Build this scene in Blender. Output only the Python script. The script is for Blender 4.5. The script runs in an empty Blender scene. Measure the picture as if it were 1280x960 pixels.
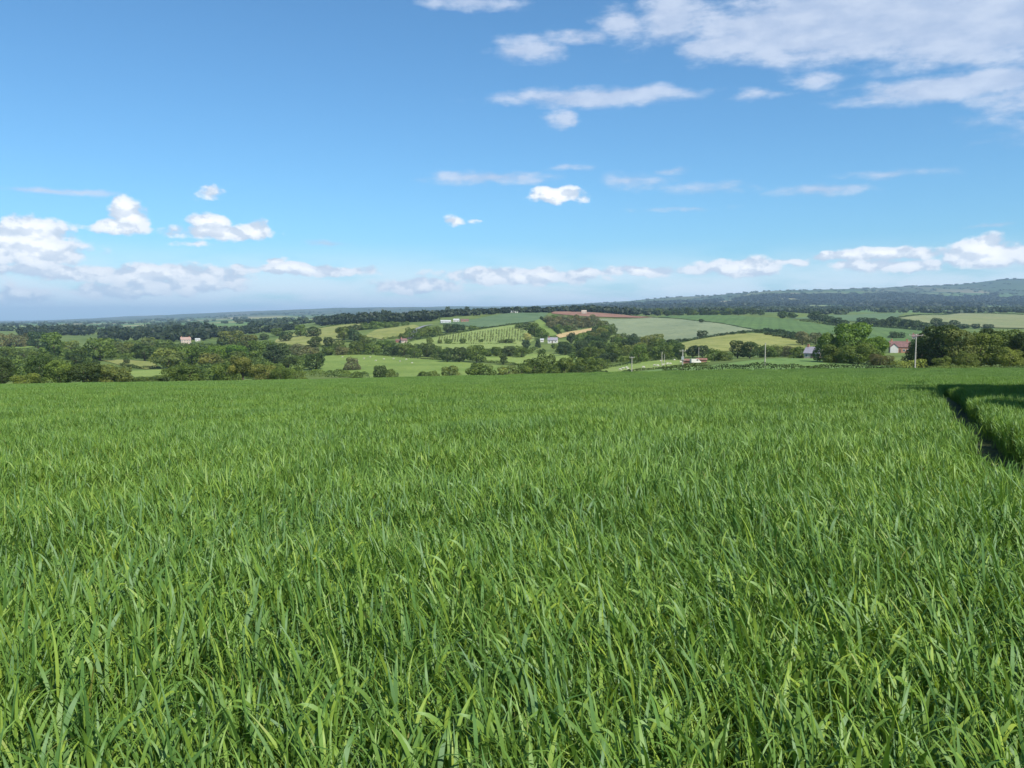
import bpy, bmesh, math, random
import numpy as np
from mathutils import Vector, Matrix, geometry

R = math.radians
rng = np.random.default_rng(7)
random.seed(7)
sc = bpy.context.scene
col = sc.collection

# ------------------------------------------------------------------ camera
EYE = 1.65
FPX = 1040.0                      # focal length in pixels of the 1280 px wide photograph
HORIZON = 398.0
PITCH = math.atan((480 - HORIZON) / FPX)
cam_d = bpy.data.cameras.new('camera')
cam = bpy.data.objects.new('camera', cam_d)
col.objects.link(cam)
cam_d.sensor_width = 36.0
cam_d.lens = FPX / 1280 * 36
cam_d.clip_start = 0.05
cam_d.clip_end = 200000
cam.location = (0, 0, EYE)
cam.rotation_euler = (math.pi / 2 - PITCH, 0, 0)
sc.camera = cam

# ------------------------------------------------------------------ light and exposure
SUN_EL, SUN_AZ = 46.0, 145.0       # bearing clockwise from the view direction
sun_d = bpy.data.lights.new('sun', 'SUN')
sun = bpy.data.objects.new('sun', sun_d)
col.objects.link(sun)
sun_d.energy = 5.0
sun_d.angle = R(0.53)
sun_d.color = (1.0, 0.95, 0.86)
sdir = Vector((math.sin(R(SUN_AZ)) * math.cos(R(SUN_EL)), math.cos(R(SUN_AZ)) * math.cos(R(SUN_EL)), math.sin(R(SUN_EL))))
sun.rotation_euler = (-sdir).to_track_quat('-Z', 'Y').to_euler()
sc.view_settings.view_transform = 'Standard'
sc.view_settings.look = 'None'
sc.view_settings.exposure = 0.36
sc.view_settings.gamma = 1.0
sc.view_settings.use_curve_mapping = False
sc.cycles.max_bounces = 6
sc.cycles.diffuse_bounces = 3
sc.cycles.glossy_bounces = 2
sc.cycles.transmission_bounces = 3
sc.cycles.volume_bounces = 0
sc.cycles.transparent_max_bounces = 6
sc.cycles.caustics_reflective = False
sc.cycles.caustics_refractive = False
sc.cycles.use_denoising = True
sc.cycles.use_adaptive_sampling = True
sc.cycles.adaptive_threshold = 0.012


def ray(px, py):
    u = (px - 640) / FPX
    v = (480 - py) / FPX
    cp, sp = math.cos(PITCH), math.sin(PITCH)
    return np.array([u, cp + v * sp, -sp + v * cp])


def azel(px, py):
    d = ray(px, py)
    d = d / np.linalg.norm(d)
    return math.atan2(d[0], d[1]), math.asin(d[2])


# ------------------------------------------------------------------ sky and clouds
world = bpy.data.worlds.new('World')
sc.world = world
world.use_nodes = True
wt = world.node_tree
wt.nodes.clear()


def N(nt, kind, **kw):
    n = nt.nodes.new(kind)
    for k, v in kw.items():
        setattr(n, k, v)
    return n


def M(nt, op, a, b=None, c=None, clamp=False):
    n = nt.nodes.new('ShaderNodeMath')
    n.operation = op
    n.use_clamp = clamp
    for i, v in enumerate((a, b, c)):
        if v is None:
            continue
        if isinstance(v, (int, float)):
            n.inputs[i].default_value = v
        else:
            nt.links.new(v, n.inputs[i])
    return n.outputs[0]


def VM(nt, op, a, b=None, c=None, scale=None):
    n = nt.nodes.new('ShaderNodeVectorMath')
    n.operation = op
    for i, v in enumerate((a, b, c)):
        if v is None:
            continue
        if isinstance(v, (tuple, list)):
            n.inputs[i].default_value = v
        else:
            nt.links.new(v, n.inputs[i])
    if scale is not None:
        n.inputs['Scale'].default_value = scale
    return n.outputs['Value'] if op in ('LENGTH', 'DOT_PRODUCT', 'DISTANCE') else n.outputs[0]


def noise(nt, vec, scale, detail=4, rough=0.5, col_out=False, lac=2.0):
    n = nt.nodes.new('ShaderNodeTexNoise')
    n.inputs['Scale'].default_value = scale
    n.inputs['Detail'].default_value = detail
    n.inputs['Roughness'].default_value = rough
    n.inputs['Lacunarity'].default_value = lac
    if vec is not None:
        nt.links.new(vec, n.inputs['Vector'])
    return n.outputs['Color'] if col_out else n.outputs[0]


def sstep(nt, v, lo, hi, a=0.0, b=1.0):
    n = nt.nodes.new('ShaderNodeMapRange')
    n.interpolation_type = 'SMOOTHSTEP'
    nt.links.new(v, n.inputs[0])
    for i, x in enumerate((lo, hi, a, b)):
        n.inputs[i + 1].default_value = x
    return n.outputs[0]


def mixc(nt, f, a, b, blend='MIX'):
    n = nt.nodes.new('ShaderNodeMix')
    n.data_type = 'RGBA'
    n.blend_type = blend
    for s, v in ((0, f), (6, a), (7, b)):
        if isinstance(v, (int, float)):
            n.inputs[s].default_value = v
        elif isinstance(v, (tuple, list)):
            n.inputs[s].default_value = tuple(v) + ((1,) if len(v) == 3 else ())
        else:
            nt.links.new(v, n.inputs[s])
    return n.outputs[2]


SKY_STRENGTH = 0.096
tc = N(wt, 'ShaderNodeTexCoord')
sep = N(wt, 'ShaderNodeSeparateXYZ')
wt.links.new(tc.outputs['Generated'], sep.inputs[0])
dx, dy, dz = sep.outputs
zc = M(wt, 'MAXIMUM', dz, 0.004)
cmb = N(wt, 'ShaderNodeCombineXYZ')
wt.links.new(dx, cmb.inputs[0]); wt.links.new(dy, cmb.inputs[1]); wt.links.new(zc, cmb.inputs[2])
sky = N(wt, 'ShaderNodeTexSky')
sky.sky_type = 'NISHITA'
sky.sun_disc = False
sky.sun_elevation = R(SUN_EL)
sky.sun_rotation = R(SUN_AZ)
sky.altitude = 150
sky.air_density = 1.0
sky.dust_density = 0.4
sky.ozone_density = 3.0
wt.links.new(cmb.outputs[0], sky.inputs[0])
skyc = mixc(wt, 1.0, sky.outputs[0], (0.60, 1.00, 1.20), 'MULTIPLY')

az = M(wt, 'ARCTAN2', dx, dy)
el = M(wt, 'ARCSINE', dz)
P = N(wt, 'ShaderNodeCombineXYZ')
wt.links.new(az, P.inputs[0]); wt.links.new(el, P.inputs[1])
P = P.outputs[0]
CUM = [  # px, py, half width, half height, weight: the heaped white clouds near the skyline
    (38, 312, 52, 20, 1.0), (48, 292, 34, 17, 1.0), (10, 300, 30, 14, 1.0), (85, 343, 48, 9, .85),
    (20, 340, 40, 8, .7), (160, 268, 20, 15, .95), (145, 284, 30, 9, .85), (262, 241, 18, 9, .62),
    (272, 291, 56, 9, .9), (262, 280, 20, 11, .85), (318, 288, 16, 12, .9), (245, 305, 28, 5, .5),
    (200, 343, 90, 12, .95), (155, 364, 60, 9, .85), (225, 358, 70, 9, .8), (290, 351, 16, 9, .7), (25, 370, 45, 12, .6),
    (385, 338, 85, 7, .85), (345, 327, 14, 6, .7), (650, 346, 95, 11, .95), (520, 357, 55, 9, .85),
    (800, 339, 55, 7, .85), (720, 341, 60, 6, .7), (925, 334, 52, 11, .85), (985, 328, 50, 6, .6),
    (1052, 321, 32, 5, .8), (1118, 317, 54, 7, .9), (1118, 331, 60, 9, .75), (1058, 332, 18, 6, .6),
    (1242, 318, 46, 14, .95), (1228, 308, 22, 12, .9), (695, 243, 33, 10, .95), (567, 274, 15, 7, .6), (598, 275, 13, 5, .45),
    (1330, 322, 60, 12, .8), (-60, 318, 70, 20, .9)]
WISP = [  # thin greyish sheets higher up
    (745, 122, 130, 13, .95), (702, 150, 24, 16, .75), (660, 62, 55, 17, .8), (725, 46, 50, 13, .75), (775, 30, 40, 22, .8),
    (840, 22, 55, 34, .95), (885, 60, 45, 17, .9), (1090, 20, 215, 44, 1.3), (1010, 22, 105, 44, 1.05), (1205, 108, 130, 16, 1.05), (1250, 22, 150, 44, 1.3),
    (1280, 78, 60, 16, .6), (1130, 120, 60, 8, .8), (590, 3, 65, 13, .85), (610, 222, 100, 11, .72), (712, 209, 40, 6, .52),
    (790, 226, 60, 14, .58), (885, 237, 75, 11, .55), (1030, 238, 66, 8, .70), (1110, 218, 66, 9, .56), (840, 214, 60, 8, .5),
    (60, 238, 90, 5, .62), (1015, 98, 45, 14, .62), (945, 120, 50, 10, .55), (410, 304, 42, 6, .6), (1245, 283, 36, 4, .6), (860, 262, 80, 5, .5),
    (1420, 90, 160, 60, 1.0)]


def ellipses(nt, vec, items, k):
    acc = None
    for (px, py, rx, ry, w) in items:
        a0, e0 = azel(px, py)
        sx, sy = FPX / rx, FPX / ry
        q = VM(nt, 'MULTIPLY_ADD', vec, (sx, sy, 0), (-a0 * sx, -e0 * sy, 0))
        ln = VM(nt, 'LENGTH', q)
        m = M(nt, 'MULTIPLY_ADD', ln, -k * w, w)
        acc = m if acc is None else M(nt, 'MAXIMUM', acc, m)
    return M(nt, 'MAXIMUM', acc, 0.0)


wn = noise(wt, P, 26, 3, .55, True)
wv = VM(wt, 'SUBTRACT', wn, (0.5, 0.5, 0.5))
Pc = VM(wt, 'MULTIPLY_ADD', wv, (.030, .014, 0), P)
cum = ellipses(wt, Pc, CUM, 0.62)
Ps = VM(wt, 'MULTIPLY', P, (1.0, 1.5, 1.0))
n1 = noise(wt, Ps, 40, 6, .5)
n1u = noise(wt, VM(wt, 'ADD', Ps, (.003, .010, 0)), 40, 4, .5)
dens_c = M(wt, 'ADD', cum, M(wt, 'MULTIPLY_ADD', n1, 1.15, -0.575))
gate = sstep(wt, cum, 0.0, 0.22)
a_c = M(wt, 'MULTIPLY', sstep(wt, dens_c, 0.20, 0.46), gate)
Pw = VM(wt, 'MULTIPLY_ADD', wv, (.05, .012, 0), P)
wisp = ellipses(wt, Pw, WISP, 0.66)
Pws = VM(wt, 'MULTIPLY', P, (1.0, 2.6, 1.0))
n2 = noise(wt, Pws, 19, 7, .6)
dens_w = M(wt, 'ADD', wisp, M(wt, 'MULTIPLY_ADD', n2, 1.05, -0.525))
a_w = M(wt, 'MULTIPLY', sstep(wt, dens_w, 0.22, 0.72), M(wt, 'MULTIPLY', sstep(wt, wisp, 0.0, 0.35), 0.80))
# the rest of the sky round the viewer goes on with scattered thin cloud
pl = N(wt, 'ShaderNodeCombineXYZ')
zz = M(wt, 'MAXIMUM', dz, 0.06)
wt.links.new(M(wt, 'DIVIDE', dx, zz), pl.inputs[0]); wt.links.new(M(wt, 'DIVIDE', dy, zz), pl.inputs[1])
n3 = noise(wt, pl.outputs[0], 0.55, 5, .55)
outside = M(wt, 'MAXIMUM', sstep(wt, M(wt, 'ABSOLUTE', az), 0.66, 0.95), sstep(wt, el, 0.40, 0.6))
a_o = M(wt, 'MULTIPLY', M(wt, 'MULTIPLY', sstep(wt, n3, 0.52, 0.66), outside), 0.7)
# low bank of milky cloud along the skyline
n4 = noise(wt, VM(wt, 'MULTIPLY', P, (1.0, 5.0, 1.0)), 9, 5, .55)
band = M(wt, 'MULTIPLY', sstep(wt, el, 0.095, 0.012), sstep(wt, el, -0.01, 0.012))
a_b = M(wt, 'MULTIPLY', M(wt, 'MULTIPLY', band, sstep(wt, n4, 0.22, 0.58)), 0.85)
K = 1.0 / SKY_STRENGTH
shade = sstep(wt, M(wt, 'SUBTRACT', n1, n1u), -0.10, 0.07)
core = sstep(wt, dens_c, 0.35, 1.0)
lit = M(wt, 'MULTIPLY_ADD', core, 0.45, M(wt, 'MULTIPLY', shade, 0.55))
c_c = mixc(wt, lit, (.52 * K, .60 * K, .71 * K), (1.02 * K, 1.01 * K, 1.0 * K))
c_w = mixc(wt, sstep(wt, n2, .35, .68), (.42 * K, .50 * K, .66 * K), (.57 * K, .63 * K, .75 * K))
c_b = (.90 * K, .94 * K, .99 * K)
s = mixc(wt, a_b, skyc, c_b)
s = mixc(wt, a_o, s, c_w)
s = mixc(wt, a_w, s, c_w)
s = mixc(wt, a_c, s, c_c)
bg = N(wt, 'ShaderNodeBackground')
bg.inputs[1].default_value = SKY_STRENGTH
wt.links.new(s, bg.inputs[0])
wo = N(wt, 'ShaderNodeOutputWorld')
wt.links.new(bg.outputs[0], wo.inputs[0])
world.cycles.sampling_method = 'MANUAL'
world.cycles.sample_map_resolution = 512


# ------------------------------------------------------------------ terrain
def row_z(row, depth):
    d = ray(640, row)
    return EYE + depth * d[2] / d[1]


SL_Y, SL_X = -0.0642, 0.0118       # the barley field is a gently falling plane


def plane(x, y):
    return SL_Y * y + SL_X * x


PROF = {  # photo column : (distance in metres, photo row at which that ground shows)
    -160: [(200, 487), (300, 474), (450, 462), (600, 450), (800, 440), (1000, 432), (1300, 424), (1800, 416), (2500, 411), (4000, 407), (8000, 404), (15000, 402), (40000, 400.5)],
    0: [(200, 486), (300, 475), (450, 462), (600, 450), (800, 440), (1000, 432), (1300, 424), (1800, 416), (2500, 411), (4000, 407), (8000, 404), (15000, 402), (40000, 400.5)],
    160: [(200, 484), (300, 476), (450, 465), (600, 452), (800, 440), (1000, 433), (1300, 425), (1800, 416), (2500, 410), (4000, 406), (7000, 401.5), (10000, 399.5), (13500, 396), (20000, 397.5), (40000, 398)],
    320: [(200, 481), (260, 479), (350, 475), (500, 462), (700, 446), (900, 432), (1200, 420), (1600, 412), (2200, 406), (3000, 402.5), (5000, 398.5), (7000, 396), (9500, 393), (12500, 389), (18000, 391), (40000, 393)],
    480: [(200, 475), (260, 477), (350, 474), (450, 466), (550, 453), (650, 443), (750, 434), (900, 420), (1100, 409), (1400, 402), (1800, 398), (2500, 396.5), (4000, 396), (7000, 393), (9500, 388), (12500, 384.2), (18000, 387), (40000, 389)],
    640: [(200, 471), (260, 474), (350, 473), (450, 467), (550, 456), (650, 445), (750, 434), (850, 425), (1000, 412), (1200, 400), (1500, 390.5), (1800, 391), (2500, 395), (4000, 395), (7000, 391.5), (9500, 386.5), (12500, 382.8), (18000, 386), (40000, 388)],
    720: [(200, 468.5), (260, 472), (350, 470), (450, 463), (550, 453), (650, 441), (750, 431), (900, 419), (1050, 409), (1250, 398), (1500, 391), (1800, 390), (2500, 391), (4000, 389), (7000, 385), (10000, 381), (12500, 380.5), (18000, 384), (40000, 387)],
    800: [(200, 467), (260, 468), (350, 462), (450, 455), (550, 447), (650, 437), (800, 426), (1000, 413), (1200, 404), (1450, 396.5), (1800, 393), (2500, 390.5), (4000, 387), (6500, 380), (9500, 375), (14000, 379), (40000, 386)],
    880: [(200, 465), (260, 462), (330, 456), (400, 453), (500, 446), (620, 433), (750, 423), (950, 410), (1150, 402), (1400, 395), (1800, 392), (2500, 389), (4000, 385), (6500, 377), (9000, 370), (14000, 375), (40000, 386)],
    960: [(200, 464), (260, 457), (330, 448.5), (420, 449), (520, 444), (640, 431), (760, 418.5), (850, 415), (1000, 409), (1300, 398), (1700, 392.5), (2500, 389), (3500, 386), (5000, 380), (6500, 369), (7800, 364), (9500, 366), (14000, 374), (40000, 386)],
    1040: [(200, 463), (260, 457), (330, 450), (420, 447), (520, 441), (640, 430), (800, 419), (1000, 410), (1300, 402), (1700, 394), (2500, 389.5), (3500, 386), (5000, 380), (6500, 368), (7800, 362.5), (9500, 364), (14000, 374), (40000, 386)],
    1120: [(200, 462.5), (260, 458), (330, 453), (420, 446), (520, 438), (640, 430), (800, 420), (1000, 412), (1300, 404.5), (1700, 395), (2500, 389), (3500, 386), (5000, 380), (6500, 368), (7500, 364.5), (9500, 360), (14000, 372), (40000, 386)],
    1200: [(200, 462), (260, 459), (330, 454), (420, 446), (520, 438), (640, 430), (800, 421), (1000, 414), (1300, 407), (1700, 396), (2500, 388.5), (3500, 386), (5000, 379), (6500, 368), (7500, 364), (9500, 356), (14000, 372), (40000, 386)],
    1260: [(200, 462), (260, 459), (330, 454), (420, 446), (520, 438), (640, 430), (800, 421), (1000, 415), (1300, 409), (1700, 396.5), (2500, 388.5), (3500, 386), (5000, 379), (6500, 368), (7500, 362), (9500, 349), (14000, 372), (40000, 386)],
    1440: [(200, 462), (260, 459), (330, 454), (420, 446), (520, 438), (640, 430), (800, 421), (1000, 415), (1300, 409), (1700, 396.5), (2500, 388.5), (3500, 386), (5000, 379), (6500, 368), (7500, 362), (9500, 350), (14000, 372), (40000, 386)],
}


def pchip(xk, yk, x):
    xk = np.asarray(xk, float); yk = np.asarray(yk, float)
    h = np.diff(xk)
    dshape = (-1,) + (1,) * (yk.ndim - 1)
    hh = h.reshape(dshape)
    d = np.diff(yk, axis=0) / hh
    m = np.zeros_like(yk)
    w1 = 2 * hh[1:] + hh[:-1]; w2 = hh[1:] + 2 * hh[:-1]
    prod = d[:-1] * d[1:]
    with np.errstate(divide='ignore', invalid='ignore'):
        hm = (w1 + w2) / (w1 / d[:-1] + w2 / d[1:])
    m[1:-1] = np.where(prod > 0, hm, 0)
    m[0], m[-1] = d[0], d[-1]
    x = np.clip(x, xk[0], xk[-1])
    i = np.clip(np.searchsorted(xk, x) - 1, 0, len(xk) - 2)
    t = ((x - xk[i]) / h[i]).reshape(dshape)
    hi = h[i].reshape(dshape)
    return (yk[i] * (1 + 2 * t) * (1 - t) ** 2 + m[i] * hi * t * (1 - t) ** 2
            + yk[i + 1] * t * t * (3 - 2 * t) + m[i + 1] * hi * t * t * (t - 1))


LG0, LG1, NLG = math.log(90), math.log(40000), 700
lg = np.linspace(LG0, LG1, NLG)
brow_k = {-160: 115, 0: 125, 160: 140, 320: 150, 480: 160, 640: 170}
cols_c, table = [], []
for px, prof in sorted(PROF.items()):
    c = (px - 640) / FPX
    b = brow_k.get(px, 175)
    ds = [80, b * .8, b] + [d for d, r in prof]
    zs = [plane(c * d, d) for d in ds[:3]] + [row_z(r, d) for d, r in prof]
    cols_c.append(c)
    table.append(pchip(np.log(ds), zs, lg))
table = np.array(table)
CG = np.linspace(cols_c[0], cols_c[-1], 361)
GRID = pchip(cols_c, table, CG)                      # (361, NLG)


def undulate(x, y):
    a = np.clip((y - 350) / 400, 0, 1)
    z = .9 * np.sin(x / 61 + 1.3 * np.sin(y / 140)) + .7 * np.sin(y / 83 + x / 170 + 2) + .5 * np.sin((x - y) / 47)
    b = np.clip((y - 2500) / 3000, 0, 1)
    z2 = 6 * np.sin(x / 310 + y / 900) * np.sin(y / 420 + 1) + 3 * np.sin(x / 130 + 2 * np.sin(y / 600))
    return z * a + z2 * b


def height(x, y):
    x = np.asarray(x, float); y = np.asarray(y, float)
    yy = np.maximum(y, 1.0)
    c = np.clip(x / yy, CG[0], CG[-1])
    fi = (c - CG[0]) / (CG[1] - CG[0])
    i = np.clip(fi.astype(int), 0, len(CG) - 2); fi = fi - i
    fj = (np.log(np.clip(yy, 90, 40000)) - LG0) / (lg[1] - lg[0])
    j = np.clip(fj.astype(int), 0, NLG - 2); fj = fj - j
    zt = (GRID[i, j] * (1 - fi) * (1 - fj) + GRID[i + 1, j] * fi * (1 - fj) + GRID[i, j + 1] * (1 - fi) * fj + GRID[i + 1, j + 1] * fi * fj)
    t = np.clip((y - 92) / 20, 0, 1); t = t * t * (3 - 2 * t)
    return plane(x, y) * (1 - t) + (zt + undulate(x, y)) * t


RS = np.exp(np.linspace(math.log(2), math.log(39000), 6000))


def ground(px, py, dmin=2.0):
    d = ray(px, py)
    ys = RS[RS >= dmin]
    k = d / d[1]
    f = EYE + k[2] * ys - height(k[0] * ys, ys)
    w = np.where(f < 0)[0]
    j = w[0] if len(w) else len(ys) - 1
    if j > 0 and f[j] < 0:
        t = f[j - 1] / (f[j - 1] - f[j] + 1e-9)
        y = ys[j - 1] + t * (ys[j] - ys[j - 1])
    else:
        y = ys[j]
    return np.array([k[0] * y, y, float(height(k[0] * y, y))])


def at_depth(px, depth):
    x = (px - 640) / FPX * depth
    return np.array([x, depth, float(height(x, depth))])


# ------------------------------------------------------------------ materials
def new_mat(name):
    m = bpy.data.materials.new(name)
    m.use_nodes = True
    nt = m.node_tree
    nt.nodes.clear()
    out = N(nt, 'ShaderNodeOutputMaterial')
    return m, nt, out


def wpos(nt):
    return N(nt, 'ShaderNodeNewGeometry').outputs['Position']


def simple(name, base, rough=0.8, var=0.12, scale=2.0, spec=0.3, metal=0.0):
    m, nt, out = new_mat(name)
    p = N(nt, 'ShaderNodeBsdfPrincipled')
    tcn = N(nt, 'ShaderNodeTexCoord')
    n = noise(nt, tcn.outputs['Object'], scale, 5, .6)
    dk = tuple(b * (1 - var) for b in base); lt = tuple(min(1, b * (1 + var)) for b in base)
    nt.links.new(mixc(nt, sstep(nt, n, .3, .7), dk, lt), p.inputs['Base Color'])
    p.inputs['Roughness'].default_value = rough
    p.inputs['Specular IOR Level'].default_value = spec
    p.inputs['Metallic'].default_value = metal
    nt.links.new(p.outputs[0], out.inputs[0])
    return m


def field_mat(name, a, b, scale=.06, fine=1.2, stripe=None, stripe_amt=.25):
    """turf or young crop seen from far: two tones of the plant mixed by soil patches, plus fine tufting and drill rows"""
    m, nt, out = new_mat(name)
    p = N(nt, 'ShaderNodeBsdfPrincipled')
    pos = wpos(nt)
    n_ = noise(nt, pos, scale, 5, .6)
    f_ = noise(nt, pos, fine, 4, .65)
    c_ = mixc(nt, sstep(nt, n_, .3, .7), a, b)
    c_ = mixc(nt, sstep(nt, f_, .35, .7), c_, mixc(nt, 1.0, c_, (1.35, 1.28, 1.2), 'MULTIPLY'))
    mp_ = N(nt, 'ShaderNodeMapping')
    mp_.inputs['Scale'].default_value = (1, .35, 1)
    nt.links.new(pos, mp_.inputs[0])
    c_ = mixc(nt, sstep(nt, noise(nt, mp_.outputs[0], scale * 4, 6, .7), .48, .72), c_, mixc(nt, 1.0, c_, (.70, .76, .72), 'MULTIPLY'))
    if stripe:
        ang, wl = stripe
        mp = N(nt, 'ShaderNodeMapping')
        mp.inputs['Rotation'].default_value = (0, 0, ang)
        nt.links.new(pos, mp.inputs[0])
        w_ = N(nt, 'ShaderNodeTexWave')
        w_.inputs['Scale'].default_value = 1.0 / wl * .314
        w_.inputs['Distortion'].default_value = 1.2
        w_.inputs['Detail'].default_value = 2
        nt.links.new(mp.outputs[0], w_.inputs[0])
        dk = mixc(nt, 1.0, c_, (1 - stripe_amt,) * 3, 'MULTIPLY')
        c_ = mixc(nt, sstep(nt, w_.outputs[1], .15, .45), dk, c_)
    nt.links.new(c_, p.inputs['Base Color'])
    p.inputs['Roughness'].default_value = .9
    p.inputs['Specular IOR Level'].default_value = .15
    bp = N(nt, 'ShaderNodeBump')
    bp.inputs['Strength'].default_value = .6
    bp.inputs['Distance'].default_value = .4
    nt.links.new(f_, bp.inputs['Height'])
    nt.links.new(bp.outputs[0], p.inputs['Normal'])
    nt.links.new(p.outputs[0], out.inputs[0])
    return m


def leaf_mat(name, transl=.28, noise_scale=.9, color=None, rough=.55):
    """foliage: tint from the object's own colour, varied clump by clump"""
    m, nt, out = new_mat(name)
    if color is None:
        oi = N(nt, 'ShaderNodeObjectInfo')
        base = oi.outputs['Color']
    else:
        base = None
    pos = wpos(nt)
    n_ = noise(nt, pos, noise_scale, 3, .6)
    at = N(nt, 'ShaderNodeAttribute')
    at.attribute_name = 'tone'
    f = M(nt, 'MULTIPLY_ADD', n_, .5, M(nt, 'MULTIPLY', at.outputs['Fac'], .5))
    if base is None:
        dk = tuple(v * .62 for v in color); lt = (color[0] * 1.5, color[1] * 1.35, color[2] * 1.2)
    else:
        dk = mixc(nt, 1.0, base, (.62, .68, .75), 'MULTIPLY'); lt = mixc(nt, 1.0, base, (1.5, 1.35, 1.15), 'MULTIPLY')
    c_ = mixc(nt, sstep(nt, f, .25, .75), dk, lt)
    p = N(nt, 'ShaderNodeBsdfPrincipled')
    nt.links.new(c_, p.inputs['Base Color'])
    p.inputs['Roughness'].default_value = rough
    p.inputs['Specular IOR Level'].default_value = .25
    tr = N(nt, 'ShaderNodeBsdfTranslucent')
    nt.links.new(mixc(nt, 1.0, c_, (1.5, 1.5, .7), 'MULTIPLY'), tr.inputs[0])
    mx = N(nt, 'ShaderNodeMixShader')
    mx.inputs[0].default_value = transl
    nt.links.new(p.outputs[0], mx.inputs[1]); nt.links.new(tr.outputs[0], mx.inputs[2])
    nt.links.new(mx.outputs[0], out.inputs[0])
    return m


MAT = {}
MAT['leaf'] = leaf_mat('leaf', .22)
MAT['hedge_leaf'] = leaf_mat('hedge_leaf', .22, .7)
MAT['bark'] = simple('bark', (.085, .066, .048), .95, .35, 6)
MAT['soil'] = field_mat('crop_soil', (.035, .045, .018), (.05, .065, .02), .5, 3)
MAT['pasture'] = field_mat('pasture', (.118, .182, .036), (.168, .228, .052), .03, .6)
MAT['pasture_light'] = field_mat('pasture_light', (.155, .225, .05), (.205, .26, .068), .04, .6)
MAT['meadow'] = field_mat('meadow', (.170, .195, .050), (.235, .245, .078), .035, .5)
MAT['orchard_grass'] = field_mat('orchard_grass', (.165, .225, .06), (.21, .26, .08), .05, .5)
MAT['blue_crop'] = field_mat('blue_crop', (.080, .135, .060), (.110, .165, .076), .02, .3, (.5, 12), .12)
MAT['grey_crop'] = field_mat('grey_crop', (.165, .205, .115), (.205, .240, .135), .012, .25, (1.1, 14), .12)
MAT['green_crop'] = field_mat('green_crop', (.072, .128, .038), (.100, .162, .050), .02, .3, (.3, 12), .12)
MAT['tan_field'] = field_mat('tan_field', (.17, .20, .085), (.215, .225, .105), .01, .2, (1.35, 16), .12)
MAT['plough'] = field_mat('plough', (.215, .115, .080), (.27, .155, .105), .02, .3, (1.4, 10), .25)
MAT['stubble'] = field_mat('stubble', (.36, .27, .12), (.46, .34, .17), .05, .4)
MAT['asphalt'] = simple('asphalt', (.22, .22, .225), .9, .15, .3)
MAT['far_crop'] = field_mat('far_crop', (.104, .176, .046), (.130, .208, .058), .05, .5)

# open country: rough grass near by, a patchwork of small far fields beyond
m, nt, out = new_mat('countryside')
pos = wpos(nt)
mp = N(nt, 'ShaderNodeMapping')
mp.inputs['Scale'].default_value = (1 / 300, 1 / 520, 0)
nt.links.new(VM(nt, 'ADD', pos, VM(nt, 'SCALE', noise(nt, pos, .002, 2, .5, True), scale=160)), mp.inputs[0])
vo = N(nt, 'ShaderNodeTexVoronoi')
vo.inputs['Scale'].default_value = 1.0
nt.links.new(mp.outputs[0], vo.inputs['Vector'])
sp = N(nt, 'ShaderNodeSeparateColor')
nt.links.new(vo.outputs['Color'], sp.inputs[0])
cr = N(nt, 'ShaderNodeValToRGB')
cr.color_ramp.interpolation = 'CONSTANT'
stops = [(0, (.085, .13, .05)), (.18, (.11, .19, .06)), (.36, (.14, .23, .065)), (.52, (.21, .25, .09)), (.66, (.10, .17, .06)), (.78, (.32, .31, .14)), (.88, (.42, .36, .2)), (.95, (.12, .2, .065))]
while len(cr.color_ramp.elements) < len(stops):
    cr.color_ramp.elements.new(0.5)
for e, (p_, c_) in zip(cr.color_ramp.elements, stops):
    e.position = p_; e.color = c_ + (1,)
nt.links.new(sp.outputs[0], cr.inputs[0])
sy = N(nt, 'ShaderNodeSeparateXYZ')
nt.links.new(pos, sy.inputs[0])
rough_g = mixc(nt, sstep(nt, noise(nt, pos, .02, 4, .6), .35, .65), (.095, .145, .034), (.165, .215, .055))
cc = mixc(nt, sstep(nt, sy.outputs[1], 1900, 2500), rough_g, cr.outputs[0])
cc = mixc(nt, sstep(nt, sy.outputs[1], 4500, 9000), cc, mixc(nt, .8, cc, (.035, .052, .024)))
cc = mixc(nt, sstep(nt, noise(nt, pos, .05, 4, .6), .3, .8), mixc(nt, 1.0, cc, (.8, .8, .8), 'MULTIPLY'), cc)
p = N(nt, 'ShaderNodeBsdfPrincipled')
nt.links.new(cc, p.inputs['Base Color'])
p.inputs['Roughness'].default_value = .95
p.inputs['Specular IOR Level'].default_value = .1
nt.links.new(p.outputs[0], out.inputs[0])
MAT['countryside'] = m


# ------------------------------------------------------------------ mesh helpers
def tag(o, label=None, cat=None, group=None, kind=None):
    if label: o['label'] = label
    if cat: o['category'] = cat
    if group: o['group'] = group
    if kind: o['kind'] = kind
    return o


def link(name, mesh, parent=None):
    o = bpy.data.objects.new(name, mesh)
    col.objects.link(o)
    if parent is not None:
        o.parent = parent
    return o


def np_mesh(name, verts, faces, mat=None, tone=None, smooth=False):
    me = bpy.data.meshes.new(name)
    verts = np.asarray(verts, np.float32); faces = np.asarray(faces, np.int32)
    nf, k = faces.shape
    me.vertices.add(len(verts)); me.vertices.foreach_set('co', verts.ravel())
    me.loops.add(nf * k); me.loops.foreach_set('vertex_index', faces.ravel())
    me.polygons.add(nf)
    me.polygons.foreach_set('loop_start', np.arange(0, nf * k, k, dtype=np.int32))
    me.polygons.foreach_set('loop_total', np.full(nf, k, np.int32))
    if smooth:
        me.polygons.foreach_set('use_smooth', np.ones(nf, bool))
    if tone is not None:
        a = me.attributes.new('tone', 'FLOAT', 'FACE')
        a.data.foreach_set('value', np.asarray(tone, np.float32))
    me.update(calc_edges=True)
    if mat is not None:
        me.materials.append(mat)
    return me


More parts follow.
